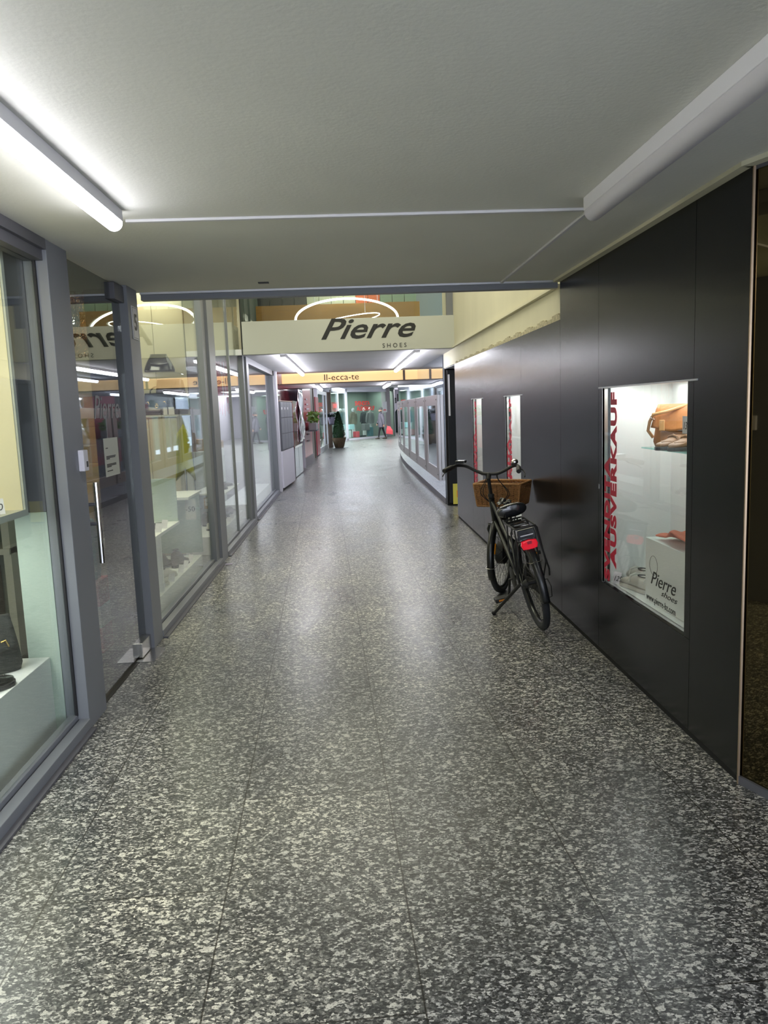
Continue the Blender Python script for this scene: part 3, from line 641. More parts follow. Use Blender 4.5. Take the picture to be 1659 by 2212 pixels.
for k in range(60):
    x = -2.12+.32*random.random(); y = 12.0+.35*random.random(); l = .45+.3*random.random()
    fr.tube([(x, y, 2.419), (x+.01, y, 2.25-l*.5), (x+.01*random.uniform(-1, 1), y, 2.31-l)], .004, 5)
fo = fr.build('hanging_fringe', 'redfr'); tag(fo, 'red fringe garland hanging from the ceiling inside the third window', 'garland'); fo['kind'] = 'stuff'
# lime chair in bay two
ch = thing('shell_chair', 'lime yellow shell seat behind the second shop window', 'chair', (-1.80, 8.42, .0)); 
def shell(u, v): a = (u-.5)*2.2; return Vector((.12*math.sin(a)*(1-.45*v), .10*math.cos(a)+.07, 1.0+v*.52-.12*abs(math.sin(a))))
MB().sheet(shell, 14, 8).build('seat_shell', 'limeg', ch, smooth=True, solid=.01)
MB().tube([(0, .12, 0), (0, .12, 1.02)], .012, 10).build('pedestal', 'satin', ch)
# bay one: lit display box, plinth, bag, shoes, rear shelving
def corner(px, py, X): return PX(px, py, X)
e0 = PX(62, 1112, -1.56)
bx = thing('wall_display_box', 'cream lit display box hanging inside the nearest shop window', 'display box', (0, 0, 0))
yB = e0.y; zb = e0.z
MB().box(-2.15, -1.56, 1.0, yB, zb, zb+.03).build('bottom_board', 'boxedge', bx)
MB().box(-2.15, -1.56, yB-.03, yB, zb+.03, ZC-.02).build('side_board', 'boxedge', bx)
MB().box(-2.15, -2.12, 1.0, yB-.03, zb+.03, ZC-.02).build('back_board', 'boxcream', bx)
MB().box(-2.12, -1.57, yB-.036, yB-.03, zb+.03, ZC-.02).build('side_lining', 'boxcream', bx)
area('display_box_and_fill_light', (-1.85, 2.6, ZC-.06), .3, 1.2, 16, WARM); area('display_box_and_fill_light', (-1.82, 3.0, zb-.01), .35, 1.2, 14, (1, 1, .93))  # the second is a fill added under the box to brighten the plinth
card('price card reading 9250 on the lit cream display box', (-1.63, yB-.22, zb+.031), math.radians(35), .11, .075, .35, '12,50')
pp = PX(108, 1419, -1.57)
counter('white plinth carrying the black handbag in the nearest window', -2.15, -1.57, 1.2, pp.y, pp.z)
pzz = pp.z
handbag('black suede handbag with gold clasps in the nearest window', (-1.785, pp.y-.24, pzz+.002), math.radians(36), .34, .27, .13, 'suede', 'suede', 'gold', False, None, .78)
card('white price card resting on top of the black suede handbag', (-1.80, pp.y-.29, pzz+.262), math.radians(30), .11, .07, .9, '265')
shoe('shiny black loafer at the edge of the nearest plinth', (-1.655, pp.y-.50, pzz+.002), math.radians(70), 'loafer', 'leather', 'sole', .28)
shoe('second shiny black loafer below the suede handbag', (-1.635, pp.y-.84, pzz+.002), math.radians(70), 'loafer', 'leather', 'sole', .28)
pg = B(-1.68, -1.52, 3.875, 3.895, .0, 1.15).build('display_screen_panel', 'paleg'); tag(pg, 'pale green screen panel at the end of the nearest window display', 'panel')
struct(B(-1.70, -1.52, 3.875, 3.895, 1.152, ZC), 'wall_shade_screen', 'aludark')  # dark board added where the window interior is only unlit
struct(B(-1.72, -1.52, 5.36, 5.40, 0, ZC), 'wall_shade_divider', 'aludark')  # added dark sheet standing in for the unlit interior behind the door
rk = thing('shoe_box_rack', 'white rack filled with brown shoe boxes deep inside the nearest window', 'rack', (-2.77, 5.2, 0))
MB().box(-.75, .75, .30, .33, 0, 1.3).build('back_board', 'shopwall', rk)
for x in (-.75, .42): MB().box(x, x+.05, 0, .3, 0, 1.35).build('upright', 'boxedge', rk)
for z in (.72, 1.32): MB().box(-.75, .47, -.02, .3, z, z+.04).build('shelf_board', 'boxedge', rk)
sbx = thing('shoe_box', 'brown shoe box with a white label on the rack', 'box', (-3.30, 5.22, .77), 0, 'brown shoe boxes on the rack')
MB().box(-.15, .15, 0, .25, 0, .085).build('carton', 'shoebox', sbx); MB().box(.04, .08, -.002, 0, .01, .04).box(.09, .12, -.002, 0, .01, .04).build('label_sticker', 'label', sbx)
nth = ['lowest', 'second from the bottom', 'third from the bottom', 'fourth from the bottom', 'fifth from the bottom', 'sixth from the bottom', 'topmost']
for i in (1, 2):
    for j in range(13):
        up_ = j >= 7; k = j-7 if up_ else j
        c = copy_tree(sbx); c.location = (-3.30+.325*i, 5.22, (.765 if up_ else .002)+.086*k)
        c['label'] = 'brown shoe box, %s in the %s %s rack stack' % (nth[k], 'upper' if up_ else 'lower', ('left', 'right')[i-1])
sbx['label'] = 'single brown shoe box with white label at the left end of the rack'; sbx.location = (-3.30, 5.22, .765)
# bits seen through the door: stairs, wire lamp, coloured bags
st = thing('staircase', 'pale wooden staircase inside the shop behind the glass door', 'staircase', (0, 0, 0))
for k in range(10): MB().box(-3.4, -2.6, 6.9+.24*k, 7.13+.24*k, .0+.19*k, .19+.19*k).build('step', 'wood', st, bevel=.004)
wl_ = PX(168, 690, -1.95)
wlp = thing('wire_ball_lamp', 'copper wire ball lamp glimpsed behind the glass door', 'lamp', tuple(PY(152, 692, 5.6)))
mb = MB()
for k in range(80):
    ax = Vector((random.gauss(0, 1), random.gauss(0, 1), random.gauss(0, 1))).normalized(); mb.ring((0, 0, 0), ax, .18+.09*random.random(), .0036, 30, 4)
mb.build('wire_shade', 'copperwire', wlp); MB().ball((0, 0, 0), .035).build('bulb', 'ring', wlp, smooth=True); MB().tube([(0, 0, .25), (0, 0, .44)], .004, 6).build('cord', 'ink', wlp)
fpb = PZ(237, 1400, 0)
bt = thing('paper_bag', 'turquoise bag standing on the striped box behind the door handle', 'bag', (fpb.x-.16, fpb.y, .502)); MB().loft([[(-.13, -.05, 0), (.13, -.05, 0), (.13, .05, 0), (-.13, .05, 0)], [(-.15, -.06, .2), (.15, -.06, .2), (.15, .06, .2), (-.15, .06, .2)], [(-.12, -.03, .42), (.12, -.03, .42), (.12, .03, .42), (-.12, .03, .42)]]).build('body', 'cyan', bt, bevel=.01)
MB().tube([(-.06, 0, .42), (-.05, 0, .55), (.05, 0, .55), (.06, 0, .42)], .005, 6).build('handle', 'ink', bt)
rb = thing('floor_display_box', 'red and grey striped box standing behind the glass door', 'box', (fpb.x-.16, fpb.y, .0)); MB().box(-.16, .16, -.12, .12, 0, .18).build('lower_carton', 'redfr', rb); MB().box(-.16, .16, -.12, .12, .18, .33).build('grey_carton', 'boxedge', rb); MB().box(-.16, .16, -.12, .12, .33, .50).build('upper_carton', 'redfr', rb)
# ------------------------------------------------------------------ ceiling lamps
def tube_lamp(label, x, y0, y1, z, on, group=None, w=.075, h=.088, hs=.55):
    r = thing('tube_lamp', label, 'ceiling lamp', (x, y0, z), 0, group); L = y1-y0
    MB().box(-w/2, w/2, 0, L, -h*hs, 0).build('housing', 'lampbody', r, bevel=.003)
    prof = [(-w/2+.003, -h*hs)]+[(math.cos(PI+PI*k/10)*(w/2-.003), -h*.62+math.sin(PI+PI*k/10)*h*.36) for k in range(11)]+[(w/2-.003, -h*hs)]
    MB().loft([[(a, y, b) for a, b in prof] for y in (.004, L-.004)]).build('diffuser', 'lamp' if on else 'lampoff', r, smooth=True)
    return r
tube_lamp('lit ceiling tube lamp above the nearest shop window on the left', -.935, -2.0, 3.39, ZC, True)
tube_lamp('unlit ceiling tube lamp at the upper right near the black wall', 1.10, -2.0, 3.38, ZC, False, None, .085, .10)
tube_lamp('lit ceiling tube lamp behind the fascia beam, left side', -.86, 11.15, 16.2, 2.42, True, hs=.44)
tube_lamp('lit ceiling tube lamp behind the fascia beam, right side', 1.07, 11.15, 16.0, 2.42, True, hs=.44)
tube_lamp('lit ceiling tube lamp beyond the orange sign, left side', -.60, 17.0, 19.9, 2.19, True, hs=.44)
tube_lamp('lit ceiling tube lamp beyond the orange sign, right side', 1.00, 17.2, 19.6, 2.19, True, hs=.44)
cd = B(-.93, 1.12, 3.545, 3.57, ZC-.012, ZC).build('cable_duct', 'lampbody', bevel=.002); tag(cd, 'white cable duct crossing the ceiling between the two tube lamps', 'cable duct')
cd = B(1.138, 1.158, 3.60, 5.56, ZC-.012, ZC).build('cable_duct', 'lampbody', bevel=.002); tag(cd, 'white cable duct running along the ceiling from the right tube lamp', 'cable duct')
sn = B(-.545, -.475, 5.27, 5.31, ZC-.006, ZC+.001).build('ceiling_sensor', 'matteb'); tag(sn, 'small black sensor on the ceiling edge', 'sensor')
# ------------------------------------------------------------------ sign on the beam
sg = thing('shop_sign', 'black script shop sign on the pale fascia beam', 'sign', (0, 10.998, 2.42))
Ts = lambda px, py: Matrix.Translation((0, -10.998, -2.42)) @ frame3((PY(px, py, 10.998)+Vector((0, -.001, 0))), (1, 0, 0), (0, 0, 1))
text('Pierre', .40, 'ink', Ts(690, 733), 'script_lettering', sg, shear=.42, bold=.006, sx=1.32)
text('SHOES', .085, 'ink', Ts(826, 751), 'lettering', sg, space=1.55)
# ------------------------------------------------------------------ upper shop behind the beam
o = B(LX, 1.585, 11.25, 11.262, 2.88, 4.6).build('window_7', 'glass'); o['kind'] = 'structure'
struct(B(LX, 1.585, 11.08, 13.8, 2.80, 2.86), 'floor_upper', 'shopfloor')
struct(B(-4.5, 3.0, 13.8, 13.9, 2.5, 4.62), 'wall_upper_back', 'shopwall')
struct(B(1.50, 1.56, 11.08, 11.2, 2.875, 4.6).box(1.56, 1.585, 11.08, 11.2, 2.875, 4.6), 'trim_15', 'alu')
zc_ = PY(700, 657, 12.75).z
ct = B(-1.38, 1.28, 12.75, 13.3, 2.861, zc_).build('wooden_counter', 'brownwood', bevel=.004); tag(ct, 'long brown wooden counter in the upper shop above the beam', 'counter')
bxs = []
cols = ['boxd']*4+['boxw']*4+['boxo']*2+['boxg']*3
x = -1.35
cnt = {}
lc = {'boxd': 'black', 'boxw': 'pale green', 'boxo': 'orange', 'boxg': 'sage'}
for k, cc in enumerate(cols):
    wdt = .195
    for j in range(2):
        cnt[cc] = cnt.get(cc, 0)+(1 if j == 0 else 0)
        r = thing('shoe_box', '%s %s shoe box from the left, %s row on the upper counter' % (('', 'first', 'second', 'third', 'fourth')[cnt[cc]], lc[cc], ('lower', 'upper')[j]), 'box', (x+wdt/2, 12.95, zc_+.001+.125*j), 0, '%s shoe boxes on the upper counter' % lc[cc])
        MB().box(-wdt/2+.003, wdt/2-.003, -.16, .15, 0, .09).build('carton', cc, r); MB().box(-wdt/2+.001, wdt/2-.001, -.163, .153, .085, .124).build('lid', cc, r)
    x += wdt+.004
rc = PY(749, 686, 12.0)
rg = thing('ring_pendant_lamp', 'large glowing ring pendant lamp above the beam', 'lamp', (rc.x, 12.0, rc.z)); tl = math.radians(29)
MB().ring((0, 0, 0), (0, -math.sin(tl), math.cos(tl)), .78, .017, 90, 8, u=(1, 0, 0)).build('ring_diffuser', 'ring', rg, smooth=True)
for q_ in ((.5, .5, .30), (-.5, .5, .30)): MB().tube([q_, (q_[0], q_[1], 1.6)], .003, 6).build('suspension_cable', 'satin', rg)
rc2 = PY(748, 692, 12.0)
rg2 = thing('ring_pendant_lamp', 'small glowing ring pendant lamp inside the large ring', 'lamp', (rc2.x, 12.0, rc2.z))
MB().ring((0, 0, 0), (-.16, -.22, .96), .52, .007, 70, 8, u=(.98, 0, .16)).build('ring_diffuser', 'ring', rg2, smooth=True)
MB().tube([(.3, .3, .12), (.3, .3, 1.6)], .003, 6).build('suspension_cable', 'satin', rg2)
# ------------------------------------------------------------------ dark doorway, poster board
struct(B(1.60, 2.9, 12.28, 12.4, 0, 2.42), 'wall_doorway', 'blackgap')
struct(B(1.60, 3.0, 10.90, 12.3, 2.19, 2.22), 'ceiling_doorway', 'whitewall')
struct(B(2.7, 2.8, 10.9, 12.3, 0, 2.2), 'wall_doorway_side', 'darkwall')
pb = thing('poster_board', 'black poster board with a yellow foot in the dark doorway', 'poster', (1.625, 12.2, 0))
MB().box(0, .5, 0, .05, .05, 2.17).build('board', 'blackp', pb, bevel=.004)
MB().box(.05, .48, -.006, 0, .03, .36).build('yellow_foot', 'yellow', pb)
MB().box(.11, .20, -.008, -.006, .14, .25).build('orange_mark', 'amber', pb); MB().box(.012, .04, -.006, 0, 1.45, 2.10).build('pale_print', 'posterw', pb)
MB().box(.06, .45, -.010, -.006, 1.58, 2.05).build('dark_print', 'ink', pb)
# ------------------------------------------------------------------ curved reflective wall with steel display cases
cpts = [(1.585, 12.42), (1.585, 13.4), (1.590, 15.5), (1.60, 18.1), (1.612, 20.8), (1.66, 23), (1.72, 24.6), (1.80, 26.2), (1.95, 27.5), (2.2, 28.4)]
def cx(y):
    for (a, b), (c2, d) in zip(cpts, cpts[1:]):
        if b <= y <= d: return a+(c2-a)*(y-b)/(d-b)
    return cpts[-1][0]
ys = [12.42+.5*k for k in range(33)]
def curved(th, z0, z1, ya, yb):
    m = MB(); yy = [ya+(yb-ya)*k/24 for k in range(25)]
    m.loft([[(cx(y), y, z0), (cx(y)+th, y, z0), (cx(y)+th, y, z1), (cx(y), y, z1)] for y in yy]); return m
struct(curved(.1, .10, 2.42, 12.42, 16.85), 'wall_curved', 'mirror', label='curved reflective glass wall on the right')
struct(curved(.1, .10, 2.19, 16.85, 20.3), 'wall_curved', 'mirror'); struct(curved(.1, .10, 2.8, 20.3, 28.3), 'wall_curved', 'mirror')
struct(curved(.06, 0, .10, 12.45, 28.3), 'baseboard_curved', 'aludark')
struct(B(1.60, 1.75, 12.40, 12.43, 0, 2.42), 'trim_16', 'alulight')
struct(B(2.1, 9, 28.3, 28.4, 0, 2.8), 'wall_right_far', 'whitewall')
vlab = ['nearest', 'second', 'third', 'fourth', 'fifth', 'sixth', 'farthest']
ya = 12.85
for k in range(7):
    L_ = 1.95; y0, y1 = ya, ya+L_
    r = thing('steel_display_case', '%s steel framed display case on the curved wall' % vlab[k], 'display case', (cx(y0), y0, 0), 0, None)
    ang = math.atan2(-(cx(y1)-cx(y0)), y1-y0); r.rotation_euler = (0, 0, ang)
    MB().box(-.055, .0, 0, .25, .36, 1.80).box(-.055, 0, L_-.28, L_, .36, 1.80).box(-.055, 0, .25, L_-.28, 1.62, 1.80).box(-.055, 0, .25, L_-.28, .36, .56).build('frame', 'steel', r, bevel=.004)
    MB().box(-.045, -.035, .25, L_-.28, .56, 1.62).build('glass_pane', 'mirror', r)
    MB().tube([(-.06, .12, 1.72), (-.055, .12, 1.72)], .012, 10).tube([(-.06, L_-.14, 1.72), (-.055, L_-.14, 1.72)], .012, 10).tube([(-.06, .12, .45), (-.055, .12, .45)], .012, 10).build('lock', 'ink', r)
    ya += 2.08
# orange illuminated fascia
ob = thing('illuminated_fascia_sign', 'orange backlit sign panel across the passage', 'sign', (0, 16.88, 2.20))
MB().box(-1.35, 1.28, 0, .06, .012, .22).build('light_panel', 'orange', ob); MB().box(1.33, 1.62, 0, .06, .012, .22).build('side_panel', 'orange', ob)
MB().box(-1.40, 1.66, -.01, .08, -.01, .012).box(1.28, 1.33, -.012, .08, -.01, .22).build('frame', 'brownframe', ob)
text('Il-ecca-te', .19, 'ink', frame3((-.45, -.004, .055), (1, 0, 0), (0, 0, 1)), 'lettering', ob, sx=1.1)
# ------------------------------------------------------------------ left side far: mailboxes, panels, doors
struct(B(-1.8, -1.36, 15.52, 15.80, 0, 2.42), 'wall_pillar', 'whitewall')
struct(B(-1.9, -1.41, 15.8, 22.0, 0, 2.42), 'wall_red', 'red')
mbx = MB(); b4 = [(-1.40, 15.80), (-1.33, 15.80), (-1.215, 17.55), (-1.40, 17.55)]
mbx.hexa([(*p, .05) for p in b4], [(*p, .81) for p in b4]); struct(mbx, 'trim_17', 'whitewall', bevel=.004)
mm = thing('mailbox_block', 'grey metal mailbox block on the white wall box', 'mailbox', (-1.33, 15.80, .81), math.atan2(-(.115), 1.75))
MB().box(-.05, 0, 0, 1.76, 0, 1.02).build('casing', 'aludark', mm, bevel=.004)
for i in range(4):
    for j in range(3): MB().box(0, .012, .03+.43*i, .44+.43*i, .03+.33*j, .34+.33*j).build('mailbox_door', 'alu', mm, bevel=.003)
MB().box(-.07, .015, 0, 1.76, 1.02, 1.035).build('top_plate', 'bronzem', mm)
for i in range(3): MB().box(.012, .014, .08+.43*i, .2+.43*i, .85, .90).build('name_label', 'paper', mm)
rp = B(-1.40, -1.20, 17.58, 19.5, .80, 1.86).build('red_wall_cabinet', 'red', bevel=.004); tag(rp, 'dark red lacquered cabinet beside the mailboxes', 'cabinet')
def wav(u, v): y = 19.5+2.4*u; z = .85+1.35*v; return Vector((-1.19+.03*math.sin(9*u+3*v)+.02*math.sin(14*v+5*u), y, z))
cw = MB().sheet(wav, 40, 30).build('polished_metal_sheet', 'chrome', smooth=True, solid=.02); tag(cw, 'wavy polished metal sheet mounted beside the red cabinet', 'panel')
cc_ = B(-1.30, -1.08, 21.2, 21.6, 2.225, 2.8).build('metal_downpipe_box', 'satin', bevel=.01); tag(cc_, 'square metal duct under the ceiling above the polished sheet', 'duct')
bn = thing('steel_litter_bin', 'pale steel litter bin standing under the red cabinet', 'bin', (-1.27, 18.67, 0), -.04)
MB().box(-.12, .0, 0, .84, .02, .72).build('front_body', 'steelbox', bn, bevel=.006); MB().box(-.12, 0, .87, 1.8, .02, .72).build('rear_body', 'steelbox', bn, bevel=.006); MB().box(-.13, .012, -.01, 1.82, .72, .78).build('lid', 'chrome', bn, bevel=.006)
p = (-1.258, 21.97); q = (-1.105, 24.67)
struct(MB().wallbox(p, q, .3, .26, 2.42), 'wall_red_panel', 'pink'); struct(MB().wallbox((p[0]+.03, p[1]), (q[0]+.03, q[1]), .33, 0, .26), 'baseboard_left', 'stone')
def sidetext(s, p, q, t, z, size, parent=None, m='paper'):
    d = (Vector((*q, 0))-Vector((*p, 0))).normalized(); o_ = Vector((*p, 0))+d*t; nrm = Vector((d.y, -d.x, 0))
    return text(s, size, m, frame3(o_+nrm*.004+Vector((0, 0, z)), d, (0, 0, 1)), 'panel_lettering', parent)
# a door zone with frames, glazing and planters
struct(MB().wallbox((-1.105, 24.67), (-1.11, 26.5), .3, 0, 2.5), 'wall_grey_left', 'brownframe')
struct(B(-1.22, -1.08, 26.5, 27.0, 0, 2.5), 'trim_18', 'brownframe'); struct(MB().wallbox((-1.09, 27.0), (-1.035, 28.75), .2, 0, 2.45), 'wall_lilac', 'whitewall')
sg2 = thing('red_sign_board', 'narrow red sign board with white lettering beside the far door', 'sign', (-1.075, 27.1, 0), math.atan2(-.055, 1.75)); MB().box(0, .03, 0, 1.6, .05, 2.1).build('board', 'pink', sg2)
for k, (s_, z) in enumerate((('MENU', 1.45), ('BAR', 1.15))): MB().box(.031, .034, .5, 1.1, z, z+.05).build('white_line', 'paper', sg2)
sg3 = thing('panel_marks', 'white letter marks on the red wall panel', 'sign', (-1.21, 22.6, 0), -.057)
for z, wd_ in ((1.95, .2), (1.8, .35), (1.66, .5), (1.5, .25), (1.35, .2), (.9, .3), (.7, .3)): MB().box(.012, .016, .5, .5+wd_*1.6, z, z+.04).build('white_line', 'paper', sg3)
fd = thing('glazed_door', 'aluminium framed glass door at the far left', 'door', (-1.035, 28.8, 0), math.atan2(-.255, 4.4)); Ld = 4.4
MB().box(-.06, 0, 0, .25, 0, 2.4).box(-.06, 0, Ld-.25, Ld, 0, 2.4).box(-.06, 0, Ld*.62, Ld*.62+.2, 0, 2.4).box(-.06, 0, .25, Ld-.25, 2.25, 2.4).box(-.06, 0, .25, Ld-.25, 0, .2).build('frame', 'alulight', fd)
MB().box(-.035, -.025, .25, Ld*.62, .2, 2.25).build('glass_pane', 'glass', fd); MB().box(-.035, -.025, Ld*.62+.2, Ld-.25, .2, 2.25).build('glass_pane', 'glass', fd)
struct(B(-3.2, -3.1, 20.3, 44, 0, 2.8), 'wall_far_left', 'shopwall'); struct(B(-3.1, -1.2, 21.9, 21.97, 0, 2.8), 'wall_far_left_cross', 'whitewall')
struct(MB().wallbox((-1.258, 21.97), (-1.105, 24.67), .3, 2.42, 2.8).wallbox((-1.105, 24.67), (-1.04, 28.75), .3, 2.45, 2.8).wallbox((-1.04, 28.75), (-.62, 34.0), .2, 2.4, 2.8), 'wall_left_header', 'whitewall')
struct(B(-1.02, -.62, 33.5, 34.0, 0, 2.5), 'trim_19', 'brownframe')
o = MB().wallbox((-.60, 34.0), (.02, 40.7), .03, .1, 2.5).build('window_8', 'shopglass'); o['kind'] = 'structure'
struct(MB().wallbox((-.60, 34.0), (.02, 40.7), .06, 0, .12).wallbox((-.6, 34), (.02, 40.7), .06, 2.45, 2.8).wallbox((-.36, 36.6), (-.32, 37.0), .08, 0, 2.5), 'trim_20', 'whitewall')
text('SVENDITA', .26, 'redbright', frame3((-.555+.02, 34.5, 1.72), (.092, .996, 0), (0, 0, 1)), 'window_lettering', None, sx=1.3, bold=.008)
bpy.data.objects['window_lettering']['kind'] = 'structure'
pt = thing('planter', 'grey stone trough with bright green plant on the red wall', 'planter', (-1.00, 22.6, 1.05)); MB().box(-.09, .12, 0, 1.5, 0, .22).build('trough', 'vase', pt, bevel=.01); MB().box(-.13, .14, -.1, 1.7, -.03, 0).build('bracket', 'aludark', pt)
lf = MB()
for k in range(160):
    c = Vector((random.uniform(-.12, .16), random.uniform(-.05, 1.6), .24+random.random()*.28)); a = Vector((random.gauss(0, 1), random.gauss(0, 1), random.gauss(0, .6))).normalized()*.08; b = a.orthogonal().normalized()*.035
    lf._new([c-a, c+b, c+a, c-b], [(0, 1, 2, 3)])
lf.build('foliage', 'leaf2', pt)
p2 = thing('planter', 'lilac planter with white flowers hanging at the brown column', 'planter', (-.62, 33.32, 1.02)); MB().lathe([(.10, 0), (.17, .28), (.18, .30)], (0, 0, 0), 16, 1, 1).build('pot', 'lilac', p2, smooth=True); MB().box(-.12, .2, -.15, .2, -.03, 0).build('bracket', 'aludark', p2)
lf = MB()
for k in range(70):
    c = Vector((random.uniform(-.18, .32), random.uniform(-.15, .15), .32+random.random()*.14-(.1 if k % 5 == 0 else 0))); a = Vector((random.gauss(0, 1), random.gauss(0, 1), random.gauss(0, .6))).normalized()*.07; b = a.orthogonal().normalized()*.03
    lf._new([c-a, c+b, c+a, c-b], [(0, 1, 2, 3)])
lf.build('foliage', 'darkc', p2); MB().ball((0, 0, .46), .09, 1.3, 1, .6).build('flower_head', 'paper', p2, smooth=True)
# conifer in wicker pot
tr = thing('potted_conifer', 'cone shaped evergreen in a brown wicker pot on the floor', 'potted plant', (-.33, 32.95, .013))
MB().lathe([(.17, .0), (.20, .03), (.25, .22), (.30, .40), (.31, .43), (.28, .43), (.27, .38), (.02, .37)], (0, 0, 0), 24).build('pot', 'potw', tr, smooth=True)
MB().tube([(0, 0, .36), (0, 0, 1.2)], [.03, .012], 8).build('trunk', 'brownl', tr)
lf = MB(); lf.lathe([(.20, .43), (.22, .55), (.19, .8), (.13, 1.1), (.07, 1.35), (.02, 1.5)], (0, 0, 0), 20)
for k in range(2600):
    t = random.random()**.8; z = .42+1.12*t; R = (.27*(1-t)**.72*(1 if t > .08 else .8)+.012)*random.uniform(.75, 1.08); a = random.random()*2*PI
    c = Vector((R*math.cos(a), R*math.sin(a), z)); d = (Vector((math.cos(a), math.sin(a), 1.3+random.gauss(0, .4)))).normalized()*.035; b = d.orthogonal().normalized()*.010
    lf._new([c-d*.4, c+b, c+d, c-b], [(0, 1, 2, 3)])
lf.build('foliage', 'leaf', tr)
o = MB().box(-.62, .05, 32.75, 33.5, 0, .012).build('plant_mat', 'alu'); tag(o, 'flat grey plate under the potted conifer', 'mat')
# ------------------------------------------------------------------ clothes shop at the end of the passage
A_ = Vector((.04, 40.8)); D_ = PZ(838, 943.6, 0).xy; dd = (D_-A_).normalized(); nn = Vector((-dd.y, dd.x))
def AL(t, off=0): v = A_+dd*t-nn*off*-1; return (v.x, v.y)
Lw = (D_-A_).length
struct(MB().wallbox(AL(0), AL(Lw), .05, 0, .10).wallbox(AL(0), AL(Lw), .05, 2.55, 2.8).wallbox(AL(0), AL(.12), .08, 0, 2.7), 'trim_21', 'whitewall')
struct(MB().wallbox(AL(Lw-.1), AL(Lw+.35), .3, 0, 2.8), 'wall_pillar_far', 'stone')
o = MB().wallbox(AL(.12), AL(Lw-.1), .012, .10, 2.55).build('window_9', 'shopglass'); o['kind'] = 'structure'
struct(MB().wallbox((-1.5, 43.6), (1.3, 46.6), .1, 0, 2.8), 'wall_clothes_shop', 'shopwall')
struct(MB().wallbox((1.3, 46.6), (2.75, 44.6), .1, 0, 2.8), 'wall_clothes_shop_right', 'shopwall')
def atp(px, py, off=.35):    # point on floor line parallel to the shop window, behind it by off
    r = ray(px, py); bx_, by_ = A_.x+nn.x*off, A_.y+nn.y*off
    # solve t*r = base + s*dd
    det = r.x*(-dd.y)-r.y*(-dd.x); t = (bx_*(-dd.y)-by_*(-dd.x))/det
    return Vector((r.x*t, r.y*t, EYE+r.z*t))
ws = thing('window_lettering_sheet', 'bright red sale lettering on the far clothes shop window', 'sign', (0, 0, 0))
a = atp(767, 876, -.02); b = atp(771, 886, -.02)
text('SVENDITA', .32, 'redbright', frame3((a.x, a.y, a.z), (dd.x, dd.y, 0), (0, 0, 1)), 'lettering', ws, bold=.010, sx=1.0, space=.9)
text('AUSVERKAUF', .32, 'redbright', frame3((b.x, b.y, b.z-.03), (dd.x, dd.y, 0), (0, 0, 1)), 'lettering', ws, bold=.010, sx=.92, space=.9)
a = atp(827, 890, -.02); np_ = thing('window_notice', 'white notice with red OPEN on the far clothes shop window', 'sign', (a.x, a.y, a.z-.02), math.atan2(dd.y, dd.x))
MB().box(0, .42, -.004, 0, 0, .60).build('sheet', 'paper', np_); text('OPEN', .13, 'redbright', frame3((.03, -.006, .08), (1, 0, 0), (0, 0, 1)), 'lettering', np_, bold=.004, sx=.9)
def mannequin(px, pyf, m, label, h=1.62, legs='mann', wide=1.0, off=.7):
    p = atp(px, pyf, off); r = thing('mannequin', label, 'mannequin', (p.x, p.y, .1), math.atan2(dd.y, dd.x)); 
    MB().lathe([(.06, .02), (.065, .1), (.05, .5), (.075, .85)], (-.08, 0, 0), 12).lathe([(.06, .02), (.065, .1), (.05, .5), (.075, .85)], (.09, .03, 0), 12).ball((0, 0, 1.50), .085, 1, 1.1, 1.3).tube([(0, 0, 1.3), (0, 0, 1.45)], .05, 12).build('body', 'mann', r, smooth=True)
    MB().lathe([(.24*wide, .70), (.23*wide, .85), (.20*wide, 1.05), (.21*wide, 1.22), (.17*wide, 1.33), (.08, 1.39)], (0, 0, 0), 18, 1, .65).tube([(-.19*wide, 0, 1.30), (-.28*wide, 0, 1.05), (-.29*wide, .03, .78)], [.07, .065, .055], 10).tube([(.19*wide, 0, 1.30), (.28*wide, 0, 1.05), (.29*wide, .03, .78)], [.07, .065, .055], 10).build('coat', m, r, smooth=True)
    return r
mannequin(765, 945, 'khaki', 'mannequin in a khaki coat in the far clothes shop window')
mannequin(801, 941, 'greyc', 'mannequin in a long grey tweed coat in the far window', wide=1.15)
mannequin(788, 941, 'darkc', 'mannequin in a dark green coat behind the grey one', wide=1.0, off=1.4)
mannequin(744, 946, 'teal', 'mannequin in a teal coat at the left window frame', wide=.8)
def sbox(px, py, w_, h_, m, label, off=.3, z=.11, name='fabric_stack', cat='clothes'):
    p = atp(px, py, off); r = B(-w_/2, w_/2, -.12, .12, 0, h_).build(name, m, bevel=.02); r.location = (p.x, p.y, z); r.rotation_euler = (0, 0, math.atan2(dd.y, dd.x)); tag(r, label, cat)
sbox(757, 930, .45, .28, 'aqua', 'pale aqua box at the left of the far shop window', z=.55, name='gift_box', cat='box'); sbox(800, 943, .30, .5, 'teal', 'teal fabric bag standing between the mannequins')
sbox(770, 945, .3, .32, 'bagp', 'pink bag beside the khaki mannequin', name='gift_bag', cat='bag'); sbox(782, 946, .5, .08, 'darkc', 'dark folded scarf on the far window floor'); sbox(790, 930, .5, .35, 'greyc', 'grey skirt draped before the mannequins', z=.45)
sbox(752, 944, .3, .4, 'white', 'white stool at the left of the far window', name='stool', cat='stool')
